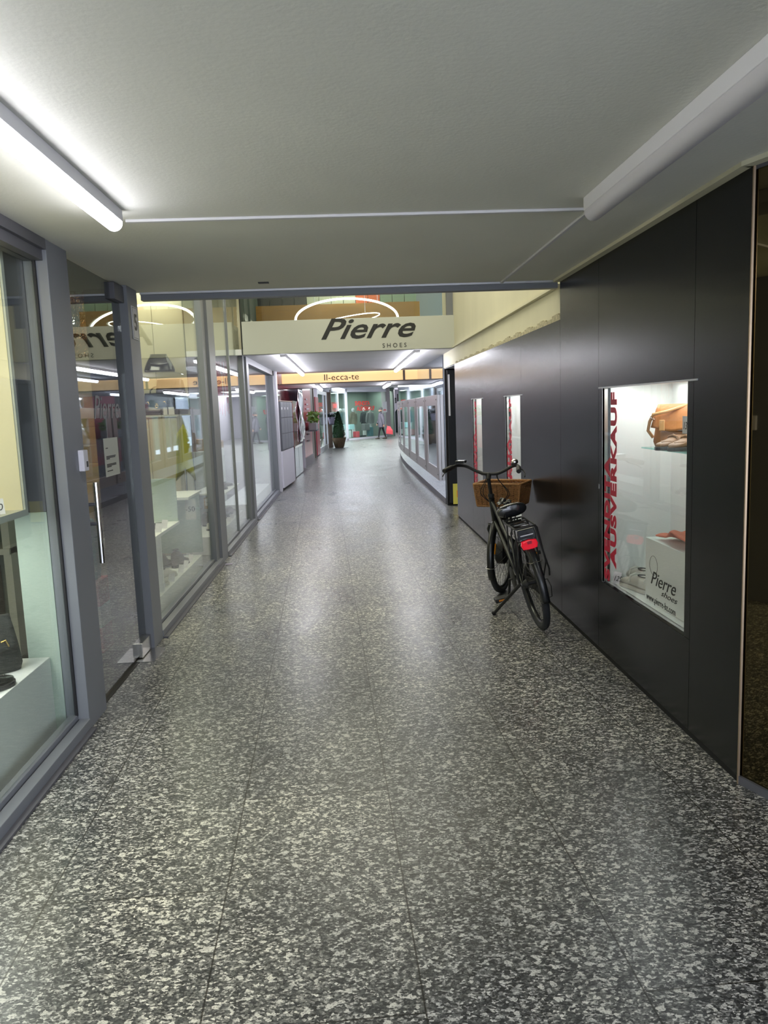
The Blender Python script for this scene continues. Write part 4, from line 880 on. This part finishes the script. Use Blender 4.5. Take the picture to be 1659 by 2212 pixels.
# corridor continuing beyond on the right with framed posters
struct(B(2.2, 5.0, 52, 52.1, 0, 2.8), 'wall_end', 'whitewall'); struct(B(2.85, 2.95, 46, 52, 0, 2.8), 'wall_end_left', 'whitewall')
for k, (x0, x1, z0, z1, m, lb) in enumerate([(2.75, 2.95, .2, 1.9, 'ink', 'tall black poster at the far end of the passage'), (3.0, 3.4, .12, .78, 'posterw', 'pale poster with a dark figure, lowest at the far end'), (3.02, 3.3, 1.0, 1.55, 'posterw', 'white print held by the dark figure at the far end'), (2.95, 3.1, 1.95, 2.3, 'ink', 'small black picture high on the far end wall'), (3.15, 3.35, 2.05, 2.55, 'ink', 'upper black picture on the far end wall')]):
    r = thing('wall_poster', lb, 'poster', (x0+.35, 51.95, z0)); MB().box(0, x1-x0, 0, .04, 0, z1-z0).build('sheet', m, r); MB().box((x1-x0)*.35, (x1-x0)*.65, -.01, 0, (z1-z0)*.1, (z1-z0)*.8).build('printed_figure', 'ink' if m != 'ink' else 'alu', r)
dfp = thing('clothes_stand', 'black clothes stand at the far end of the passage', 'clothes stand', (3.5, 51.2, 0)); MB().lathe([(.25, 0), (.22, .9), (.30, 1.25), (.12, 1.5), (.02, 1.6)], (0, 0, 0), 14, 1, .6).build('garments', 'darkc', dfp, smooth=True)
struct(B(4.6, 4.7, 28.4, 60, 0, 2.8), 'wall_cross_right', 'whitewall'); struct(B(-6, 9, 59.9, 60, 0, 2.8), 'wall_end_back', 'whitewall')
# ------------------------------------------------------------------ person walking (seen from behind glass of the far shop)
fp = PZ(825, 948, 0)
P = thing('person', 'person in a lilac grey quilted coat and grey knit hat carrying a coral bag', 'person', (fp.x, fp.y, 0), math.radians(0))
def skinned(name, verts, edges, radii, m, parent, root=0):
    me = bpy.data.meshes.new(name); me.from_pydata([Vector(v) for v in verts], edges, []); me.materials.append(M[m])
    o = bpy.data.objects.new(name, me); sc.collection.objects.link(o); o.parent = parent
    md = o.modifiers.new('skin', 'SKIN'); sv = me.skin_vertices[0].data
    for i, r in enumerate(radii): sv[i].radius = (r, r) if not isinstance(r, tuple) else r
    sv[root].use_root = True; md.use_smooth_shade = True
    sb_ = o.modifiers.new('sub', 'SUBSURF'); sb_.levels = 2; sb_.render_levels = 2
    return o
# walking towards the left of the photo, facing -x; y is depth
V = [(0, 0, .82), (0, 0, 1.05), (0, 0, 1.28), (-.02, 0, 1.40), (-.03, 0, 1.50), (-.03, 0, 1.60),
     (-.02, -.09, .80), (-.12, -.09, .45), (-.18, -.09, .07), (-.30, -.09, .03),
     (.02, .09, .80), (.10, .09, .45), (.22, .09, .09), (.12, .09, .03),
     (0, -.20, 1.30), (.10, -.26, 1.05), (.12, -.28, .80), (.11, -.28, .70),
     (0, .20, 1.30), (-.10, .24, 1.05), (-.18, .22, .86), (-.22, .22, .78)]
Ed = [(0, 1), (1, 2), (2, 3), (3, 4), (4, 5), (0, 6), (6, 7), (7, 8), (8, 9), (0, 10), (10, 11), (11, 12), (12, 13), (2, 14), (14, 15), (15, 16), (16, 17), (2, 18), (18, 19), (19, 20), (20, 21)]
Rd = [.13, .13, .15, .06, .085, .07, .085, .055, .04, .03, .085, .055, .04, .03, .065, .05, .035, .03, .065, .05, .035, .03]
skinned('body', V, Ed, Rd, 'trou', P)
hd = MB().ball((-.03, 0, 1.53), .10, .95, .82, 1.15, 20); hd.ball((-.128, 0, 1.515), .016, 1.2, .8, 1.2, 8); hd.ball((-.02, -.085, 1.52), .02, .8, .4, 1.3, 8).ball((-.02, .085, 1.52), .02, .8, .4, 1.3, 8); hd.tube([(0, 0, 1.36), (-.01, 0, 1.46)], .05, 12).build('head', 'skin', P, smooth=True)
MB().ball((-.118, -.035, 1.545), .009, 1, 1, 1, 8).ball((-.118, .035, 1.545), .009, 1, 1, 1, 8).build('eyes', 'ink', P); MB().box(-.124, -.116, -.022, .022, 1.468, 1.475).build('mouth', 'redfr', P)
MB().lathe([(.105, 0), (.108, .03), (.10, .07), (.07, .12), (.02, .145)], (-.015, 0, 1.555), 18, 1, .88).build('knit_hat', 'hat', P, smooth=True)
ct_ = MB().lathe([(.20, .62), (.225, .70), (.215, .78), (.225, .86), (.205, .94), (.22, 1.02), (.205, 1.10), (.22, 1.18), (.20, 1.27), (.15, 1.36), (.09, 1.41)], (0, 0, 0), 20, .78, 1.08)
for sgn, pts in ((-1, [(0, -.20, 1.31), (.08, -.27, 1.08), (.11, -.29, .84), (.12, -.29, .78)]), (1, [(0, .20, 1.31), (-.09, .26, 1.07), (-.17, .24, .88), (-.19, .23, .84)])): ct_.tube(pts, [.085, .078, .062, .055], 12)
ct_.build('quilted_coat', 'coatm', P, smooth=True)
def hand(c, dr_, name):
    m = MB(); c = Vector(c); d = Vector(dr_).normalized(); s_ = Vector((1, 0, 0)) if abs(d.x) < .8 else Vector((0, 1, 0)); s_ = (s_-d*s_.dot(d)).normalized(); n_ = d.cross(s_)
    m.tube([c-d*.02, c+d*.03, c+d*.07], [.022, .033, .03], 10)
    for k, L_ in enumerate((.055, .065, .06, .045)):
        b_ = c+d*.065+s_*(-.024+.016*k); m.tube([b_, b_+d*L_*.5, b_+d*L_*.8+n_*.018, b_+d*L_*.75+n_*.032], [.0085, .008, .007, .006], 6)
    m.tube([c+d*.02+s_*-.026, c+d*.045+s_*-.045, c+d*.07+s_*-.042+n_*.015], [.010, .009, .007], 6)
    m.build(name, 'skin', P, smooth=True)
hand((.12, -.29, .76), (0, 0, -1), 'hand'); hand((-.20, .23, .82), (-.4, 0, -1), 'hand')
for c in ((-.24, -.09, 0), (.16, .09, .0)): MB().loft([[(c[0]+x, c[1]+y, z) for x, y, z in ring_pts(a, b, 0, h_, 12)] for a, b, h_ in ((-.13, .02, .05), (-.08, .042, .07), (0, .038, .09), (.08, .04, .13), (.12, .03, .12))]).build('boot', 'brownl', P, smooth=True)
pbg = thing('shopping_bag', 'coral shopping bag carried beside the walking person', 'bag', (fp.x+.42, fp.y-.30, .28), 0)
MB().loft([[(-.20, -.05, 0), (.16, -.05, -.06), (.16, .05, -.06), (-.20, .05, 0)], [(-.18, -.07, .2), (.16, -.07, .16), (.16, .07, .16), (-.18, .07, .2)], [(-.12, -.02, .40), (.03, -.02, .38), (.03, .02, .38), (-.12, .02, .40)]]).build('body', 'bagp', pbg, bevel=.01)
MB().tube([(-.10, 0, .39), (-.16, 0, .46), (-.20, -.0, .44)], .008, 6).build('handle', 'bagp', pbg)
# ------------------------------------------------------------------ bicycle
rear = PZ(1170, 1357, 0)
bike = thing('bicycle', 'black electric city bicycle with a wicker basket leaning on its kickstand by the black wall', 'bicycle', (rear.x, rear.y, 0))
head_ = math.radians(90.4); LEAN = math.radians(11.5)
bike.rotation_mode = 'QUATERNION'
BM = Matrix.Translation((rear.x, rear.y, 0)) @ Matrix.Rotation(head_, 4, 'Z') @ Matrix.Rotation(-LEAN, 4, 'X')
bike.matrix_world = BM; bike.rotation_quaternion = BM.to_quaternion(); bike.location = BM.translation
BI = BM.inverted()
RWH = .345; WBs = 1.14
hub_r = Vector((0, 0, RWH)); hub_f0 = Vector((WBs, 0, RWH))
axd = Vector((-.358, 0, .934)); axp = Vector((WBs-.055, 0, RWH))
ST = Matrix.Translation(axp) @ Matrix.Rotation(math.radians(-30), 4, axd) @ Matrix.Translation(-axp)
def AX(z): return axp+axd*((z-axp.z)/axd.z)
def wheel(name, c, T, motor):
    w_ = MB().ring(c, (0, 1, 0), .318, .0255, 72, 12).build('%s_wheel' % name, 'tyre', bike, smooth=True, T=T)
    MB().ring(c, (0, 1, 0), .292, .012, 64, 8).build('rim', 'blackp', w_, smooth=True, T=T)
    s_ = MB()
    for k in range(32):
        a = 2*PI*k/32; a2 = a+(.55 if k % 2 else -.55); yy = .032 if (k//2) % 2 else -.032; hr = .075 if motor else .03
        s_.tube([Vector(c)+Vector((math.cos(a2)*hr, yy, math.sin(a2)*hr)), Vector(c)+Vector((math.cos(a)*.285, 0, math.sin(a)*.285))], .0014, 4)
    s_.build('spokes', 'matteb', w_, T=T)
    h_ = MB()
    RY = Matrix.Rotation(PI/2, 4, 'X')
    if motor: h_.lathe([(.02, -.06), (.03, -.055), (.075, -.045), (.095, -.03), (.095, .03), (.075, .045), (.03, .055), (.02, .06)], c, 24, M=RY)
    else: h_.lathe([(.012, -.07), (.03, -.045), (.032, -.035), (.016, -.03), (.016, .03), (.032, .035), (.03, .045), (.012, .07)], c, 20, M=RY)
    h_.build('hub', 'matteb', w_, smooth=True, T=T)
    return w_
rw_ = wheel('rear', hub_r, None, False); fw_ = wheel('front', hub_f0, ST, True)
MB().box(WBs-.24, WBs-.225, -.012, .012, RWH-.05, RWH+.04).build('spoke_reflector', 'amber', fw_, T=ST @ Matrix.Translation(hub_f0) @ Matrix.Rotation(math.radians(22), 4, 'Y') @ Matrix.Translation(-hub_f0))
BBk = Vector((.43, 0, .29)); H1 = AX(.66); H2 = AX(.84); seat = Vector((.265, 0, .82)); stt = Vector((.335, 0, .58))
fm = MB().tube([AX(.63), AX(.87)], .024, 16)
fm.tube([H1, H1+(BBk-H1)*.3+Vector((0, 0, -.01)), H1+(BBk-H1)*.7+Vector((0, 0, -.02)), BBk], .019, 14).tube([H2, H2+(stt-H2)*.35+Vector((-.02, 0, -.08)), stt+Vector((.05, 0, -.10)), stt+Vector((0, 0, -.12))], .015, 12)
fm.tube([BBk, seat-Vector((-.02, 0, .06))], .020, 14)
for s_ in (-1, 1):
    fm.tube([BBk+Vector((-.03, .03*s_, 0)), Vector((.2, .055*s_, .31)), hub_r+Vector((0, .065*s_, 0))], .010, 10)
    fm.tube([stt+Vector((0, .012*s_, .03)), Vector((.18, .05*s_, .50)), hub_r+Vector((0, .065*s_, 0))], .008, 10)
fm.lathe([(.03, -.04), (.033, -.035), (.033, .035), (.03, .04)], BBk, 18, M=Matrix.Rotation(PI/2, 4, 'X'))
fm.build('frame', 'greyb', bike, smooth=True)
fk = MB(); crown = AX(.615)
fk.tube([AX(.60), AX(.70)], .022, 12)
for s_ in (-1, 1): fk.tube([crown+Vector((0, .0, 0)), crown+Vector((0, .052*s_, .0)), crown+Vector((.0, .058*s_, -.03)), hub_f0+Vector((-.01, .058*s_, .05)), hub_f0+Vector((0, .058*s_, 0))], [.02, .02, .019, .013, .011], 12)
fk.build('fork', 'greyb', bike, smooth=True, T=ST)
CB = AX(1.055)
stem = MB().tube([AX(.86), AX(.90), AX(1.04)], [.017, .015, .015], 14).tube([AX(1.03), CB+Vector((.03, 0, .01))], .018, 12); stem.lathe([(.024, -.01), (.026, 0), (.024, .015)], AX(.885), 16); stem.build('stem', 'matteb', bike, smooth=True, T=ST)
C0 = CB+Vector((.035, 0, .012))
def hbpt(s_): return [C0, C0+Vector((.012, .06*s_, .002)), C0+Vector((.012, .12*s_, .025)), C0+Vector((-.005, .19*s_, .062)), C0+Vector((-.05, .24*s_, .075)), C0+Vector((-.11, .27*s_, .072)), C0+Vector((-.22, .30*s_, .055))]
def smoothp(P_, n=6):
    out = []; Q = [P_[0]]+list(P_)+[P_[-1]]
    for i in range(1, len(Q)-2):
        for k in range(n):
            t = k/n; a, b, c_, d = Q[i-1], Q[i], Q[i+1], Q[i+2]
            out.append(.5*((2*b)+(c_-a)*t+(2*a-5*b+4*c_-d)*t*t+(3*b-a-3*c_+d)*t**3))
    out.append(Q[-2]); return out
hbm = MB().tube(smoothp(hbpt(1)), .0125, 12).tube(smoothp(hbpt(-1)), .0125, 12); hbar = hbm.build('handlebar', 'matteb', bike, smooth=True, T=ST)
for s_ in (1, -1):
    a, b = hbpt(s_)[-1], hbpt(s_)[-2]; MB().tube([b+(a-b)*.05, b+(a-b)*.15, a-(a-b)*.05, a+(a-b)*.08], [.016, .019, .020, .017], 14).build('grip', 'matteb', hbar, smooth=True, T=ST)
    MB().tube([b+Vector((.03, -.01*s_, -.01)), b+Vector((.03, .03*s_, -.03)), b+Vector((-.03, .06*s_, -.045)), a+Vector((.04, .035*s_, -.05))], [.006, .006, .005, .005], 8).build('brake_lever', 'matteb', hbar, smooth=True, T=ST)
bb_ = hbpt(-1)[4]+Vector((.015, .02, .03)); MB().lathe([(.026, -.012), (.028, 0), (.024, .012), (.012, .020), (.002, .022)], bb_, 18).build('bell', 'chrome', hbar, smooth=True, T=ST); MB().box(bb_.x-.03, bb_.x+.0, bb_.y-.02, bb_.y+.02, bb_.z-.03, bb_.z-.008).build('shifter', 'matteb', hbar, bevel=.005, T=ST)
ds = hbpt(1)[4]+Vector((.0, -.02, .03)); MB().box(ds.x-.03, ds.x+.03, ds.y-.04, ds.y+.04, ds.z-.012, ds.z+.012).build('display_unit', 'disp', hbar, bevel=.005, T=ST)
cb = MB()
for k in range(4):
    s_ = 1 if k < 2 else -1
    a = hbpt(s_)[3]+Vector((.01, 0, -.01)); cb.tube(smoothp([ST @ a, ST @ (C0+Vector((.09-.02*k, .05*s_, -.02))), ST @ (C0+Vector((.10-.01*k, (.10+.02*k)*s_*.9, -.17))), ST @ (AX(.80)+Vector((.07, .04*s_, 0))), (ST @ (AX(.70)+Vector((.02, .03*s_, 0))))]), .0032, 6)
cb.build('cables', 'matteb', bike, smooth=True)
# mudguards
def guard(c, R, a0, a1, wdt, T, nm):
    m = MB()
    def f(u, v):
        a = a0+(a1-a0)*u; bb2 = (v-.5)*2; r = R-.012*bb2*bb2-(.010 if abs(bb2) > .9 else 0)
        return Vector(c)+Vector((math.cos(a)*r, wdt*bb2, math.sin(a)*r))
    return m.sheet(f, 40, 8).build(nm, 'blackp', bike, smooth=True, T=T, solid=.002)
guard(hub_r, .368, math.radians(62), math.radians(190), .028, None, 'rear_mudguard'); guard(hub_f0, .368, math.radians(-8+60), math.radians(205), .028, ST, 'front_mudguard')
MB().tube(smoothp([hub_r+Vector((0, .07, 0)), hub_r+Vector((-.2, .06, .19)), hub_r+Vector((-.31, .035, .215)), hub_r+Vector((-.315, 0, .22)), hub_r+Vector((-.31, -.035, .215)), hub_r+Vector((-.2, -.06, .19)), hub_r+Vector((0, -.07, 0))]), .0022, 6).build('mudguard_stay', 'satin', bike, smooth=True)
MB().tube([hub_f0+Vector((0, .062, 0)), hub_f0+Vector((-.36, .035, -.05)), hub_f0+Vector((-.372, 0, -.05)), hub_f0+Vector((-.36, -.035, -.05)), hub_f0+Vector((0, -.062, 0))], .0022, 6).build('mudguard_stay', 'satin', bike, T=ST)
# rack, battery, light
rk_ = MB(); zr = .785; xa, xb = -.20, .20; wy = .072
rk_.tube(smoothp([(xb-.04, wy*.7, zr), (xb-.08, wy, zr), (-.1, wy, zr), (xa+.02, wy, zr), (xa, wy*.8, zr), (xa, -wy*.8, zr), (xa+.02, -wy, zr), (-.1, -wy, zr), (xb-.08, -wy, zr), (xb-.04, -wy*.7, zr)] if False else [Vector(p) for p in [(xb, wy*.6, zr), (xb-.03, wy, zr), (-.1, wy, zr), (xa+.03, wy, zr), (xa, wy*.75, zr), (xa, -wy*.75, zr), (xa+.03, -wy, zr), (-.1, -wy, zr), (xb-.03, -wy, zr), (xb, -wy*.6, zr), (xb, wy*.6, zr)]], 3), .0065, 8)
for s_ in (-1, 1):
    rk_.tube([(-.12, wy*s_, zr), (-.13, (wy+.02)*s_, zr-.03), (-.12, .105*s_, .50), (0, .085*s_, .345)], .006, 8); rk_.tube([(.06, wy*s_, zr), (.05, .10*s_, .6), (.0, .085*s_, .345)], .006, 8)
    rk_.tube([(-.165, wy*s_, zr-.01), (-.19, (wy+.01)*s_, .62), (-.15, .11*s_, .46), (-.12, .11*s_, .40)], .006, 8)
    rk_.tube([(.2, .04*s_, zr), (.27, .02*s_, .70)], .005, 8)
for x in (.12, .04, -.04): rk_.tube([(x, -wy, zr), (x, wy, zr)], .004, 6)
rk_.build('luggage_rack', 'matteb', bike, smooth=True)
MB().loft([[(x, y_, z_) for y_, z_ in ((-.062, .685), (.062, .685), (.066, .72), (.058, .772), (-.058, .772), (-.066, .72))] for x in (-.185, .19)]).build('battery', 'vinylbag', bike, bevel=.006)
MB().box(-.188, -.186, -.045, .045, .725, .732).build('battery_stripe', 'alulight', bike)
tlm = MB().loft([[(x, y_*k, .666+(z_-.628)*k) for y_, z_ in ((-.048, .600), (.0, .592), (.048, .600), (.058, .628), (.050, .655), (0, .662), (-.050, .655), (-.058, .628))] for x, k in ((-.195, 1.0), (-.215, 1.0), (-.224, .85))]); tl_ = tlm.build('tail_light', 'redlens', bike, smooth=True)
MB().box(-.196, -.15, -.04, .04, .64, .70).build('lamp_body', 'matteb', tl_, bevel=.004); MB().box(-.2262, -.2245, -.016, .016, .672, .693).build('inner_reflector', 'redtxt', tl_)
# saddle with crumpled cover
MB().tube([seat-Vector((-.02, 0, .08)), seat+Vector((-.01, 0, .03))], .0135, 12).build('seat_post', 'satin', bike, smooth=True)
sdl = []
for (x, wd2, z0, z1) in ((.135, .014, .868, .885), (.12, .022, .852, .893), (.06, .035, .845, .900), (0, .058, .838, .902), (-.06, .100, .82, .905), (-.10, .116, .805, .912), (-.125, .106, .815, .912), (-.14, .06, .84, .905)):
    sdl.append([Vector((p_[0]+.25, p_[1], p_[2])) for p_ in ring_pts(x, wd2, z0, z1, 18, 2.3)])
sd = MB().loft(sdl)
sd.build('saddle', 'vinylbag', bike, smooth=True, sub=1)
def crum(u, v): return Vector((.30+.10*(u-.5)+.008*math.sin(9*v), .045*(v-.35)*2+.008*math.sin(13*u), .902+.030*math.sin(PI*u)*math.sin(PI*v)*(1+.4*math.sin(9*v+4*u))))
MB().sheet(crum, 20, 20).build('saddle_cover', 'vinylbag', bike, smooth=True, solid=.003)
# cranks, chain guard, pedals
MB().lathe([(.02, -.055), (.09, -.052), (.095, -.048), (.09, -.044), (.02, -.042)], BBk, 28, M=Matrix.Rotation(PI/2, 4, 'X')).build('chain_ring', 'matteb', bike, smooth=True)
MB().loft([[(x, y_, z_) for y_, z_ in ((-.064, .29-h_), (-.050, .29-h_), (-.050, .29+h_), (-.064, .29+h_))] for x, h_ in ((.0, .045), (.1, .05), (.42, .10), (.50, .09), (.54, .03))]).build('chain_guard', 'matteb', bike, bevel=.006)
ck = MB().tube([BBk+Vector((0, .05, 0)), BBk+Vector((0, .075, 0)), BBk+Vector((.06, .10, -.152))], .010, 10); MB().tube([BBk+Vector((0, -.05, 0)), BBk+Vector((0, -.078, 0)), BBk+Vector((-.02, -.088, .165))], .010, 10).build('crank', 'matteb', bike, smooth=True); ck.build('crank', 'matteb', bike, smooth=True)
for c, s_ in ((BBk+Vector((.06, .115, -.152)), 1), (BBk+Vector((-.02, -.09, .165)), -1)):
    p_ = MB().box(c.x-.045, c.x+.045, min(c.y, c.y+.10*s_), max(c.y, c.y+.10*s_), c.z-.016, c.z+.016).build('pedal', 'matteb', bike, bevel=.006)
    MB().box(c.x-.0475, c.x-.0445, min(c.y+.02*s_, c.y+.075*s_), max(c.y+.02*s_, c.y+.075*s_), c.z-.006, c.z+.007).build('pedal_reflector', 'amber', p_)
ft = BI @ PZ(1067, 1325, .012)
MB().tube([(.14, .045, .315), (.17, .06, .30), ft], [.016, .014, .012], 10).tube([ft, ft+(ft-Vector((.17, .06, .30))).normalized()*.004], .018, 10).build('kickstand', 'matteb', bike, smooth=True)
MB().tube([(.0, -.075, .345), (-.02, -.11, .35), (-.05, -.12, .30), (-.03, -.115, .22), (.0, -.10, .21)], .004, 8).build('gear_cable_loop', 'matteb', bike, smooth=True)
# wicker basket, level in the world, turned with the steering
bc = Vector((1.04, 6.30, 0)); er = Vector((.37, -.20, 0)).normalized(); ef = Vector((-er.y, er.x, 0)); WBk, DBk = .395, .34
BT = Matrix((er, ef, Vector((0, 0, 1)))).transposed().to_4x4(); BT.translation = bc
TB = BI @ BT
z0b, z1b = .765, .945; tp = .022
def wallpt(side, t, z, o_=0):
    k = (z1b-z)/(z1b-z0b)*tp; x0, x1, y0, y1 = k, WBk-k, k, DBk-k
    if side == 0: return Vector((x0+(x1-x0)*t, y0-o_, z))
    if side == 1: return Vector((x1+o_, y0+(y1-y0)*t, z))
    if side == 2: return Vector((x1-(x1-x0)*t, y1+o_, z))
    return Vector((x0-o_, y1-(y1-y0)*t, z))
bsk = None
wv = MB(); nrow = 22
for r_ in range(nrow):
    z = z0b+(z1b-z0b)*(r_+.5)/nrow; pts_ = []
    for s_ in range(4):
        n_ = 40 if s_ in (0, 2) else 36
        for k in range(n_): pts_.append(wallpt(s_, (k+.5)/n_, z, .0035*(1 if (k//2+r_) % 2 else -1)))
    wv.tube(pts_, .0042, 5, closed=True)
bsk = wv.build('basket', 'wicker', bike, T=TB)
MB().box(tp, WBk-tp, tp, DBk-tp, z0b-.004, z0b+.006).build('basket_floor', 'wickerd', bsk, T=TB)
rm = MB()
for zz, rr in ((z1b+.004, .011), (z0b, .009)):
    rm.tube([wallpt(s_, t, zz) for s_ in range(4) for t in (.02, .25, .5, .75, .98)], rr, 8, closed=True)
for s_ in range(4): rm.tube([wallpt(s_, 0, z0b), wallpt(s_, 0, z1b)], .009, 8)
rm.tube([wallpt(1, .30, .915, .006), wallpt(1, .70, .915, .006)], .010, 8)
rm.build('basket_rim', 'wicker', bsk, smooth=True, T=TB)
stk = MB()
for s_ in range(4):
    for k in range(1, 8): stk.tube([wallpt(s_, k/8, z0b, .002), wallpt(s_, k/8, z1b, .002)], .004, 6)
stk.build('basket_stakes', 'wickerd', bsk, T=TB)
cr_ = MB(); bcn = (BT @ Vector((WBk/2, DBk*.45, z0b-.006))); hc = BM @ (ST @ AX(.72)); 
cr_.tube([hc, bcn], .008, 8); cr_.tube([BM @ (ST @ (hub_f0+Vector((0, .06, .02)))), BT @ Vector((.08, DBk*.6, z0b-.006))], .005, 8); cr_.tube([BM @ (ST @ (hub_f0+Vector((0, -.06, .02)))), BT @ Vector((WBk-.08, DBk*.6, z0b-.006))], .005, 8)
cr_.build('basket_carrier', 'matteb', bike, smooth=True, T=BI)
# small litter on the floor beside the third post
a = PZ(492, 1219, .002); lt = MB().box(-.06, .05, -.03, .03, 0, .004).build('door_stop_plate', 'lilac', bevel=.002); lt.location = a; tag(lt, 'small lilac plate on the floor at the foot of a shopfront post', 'plate')
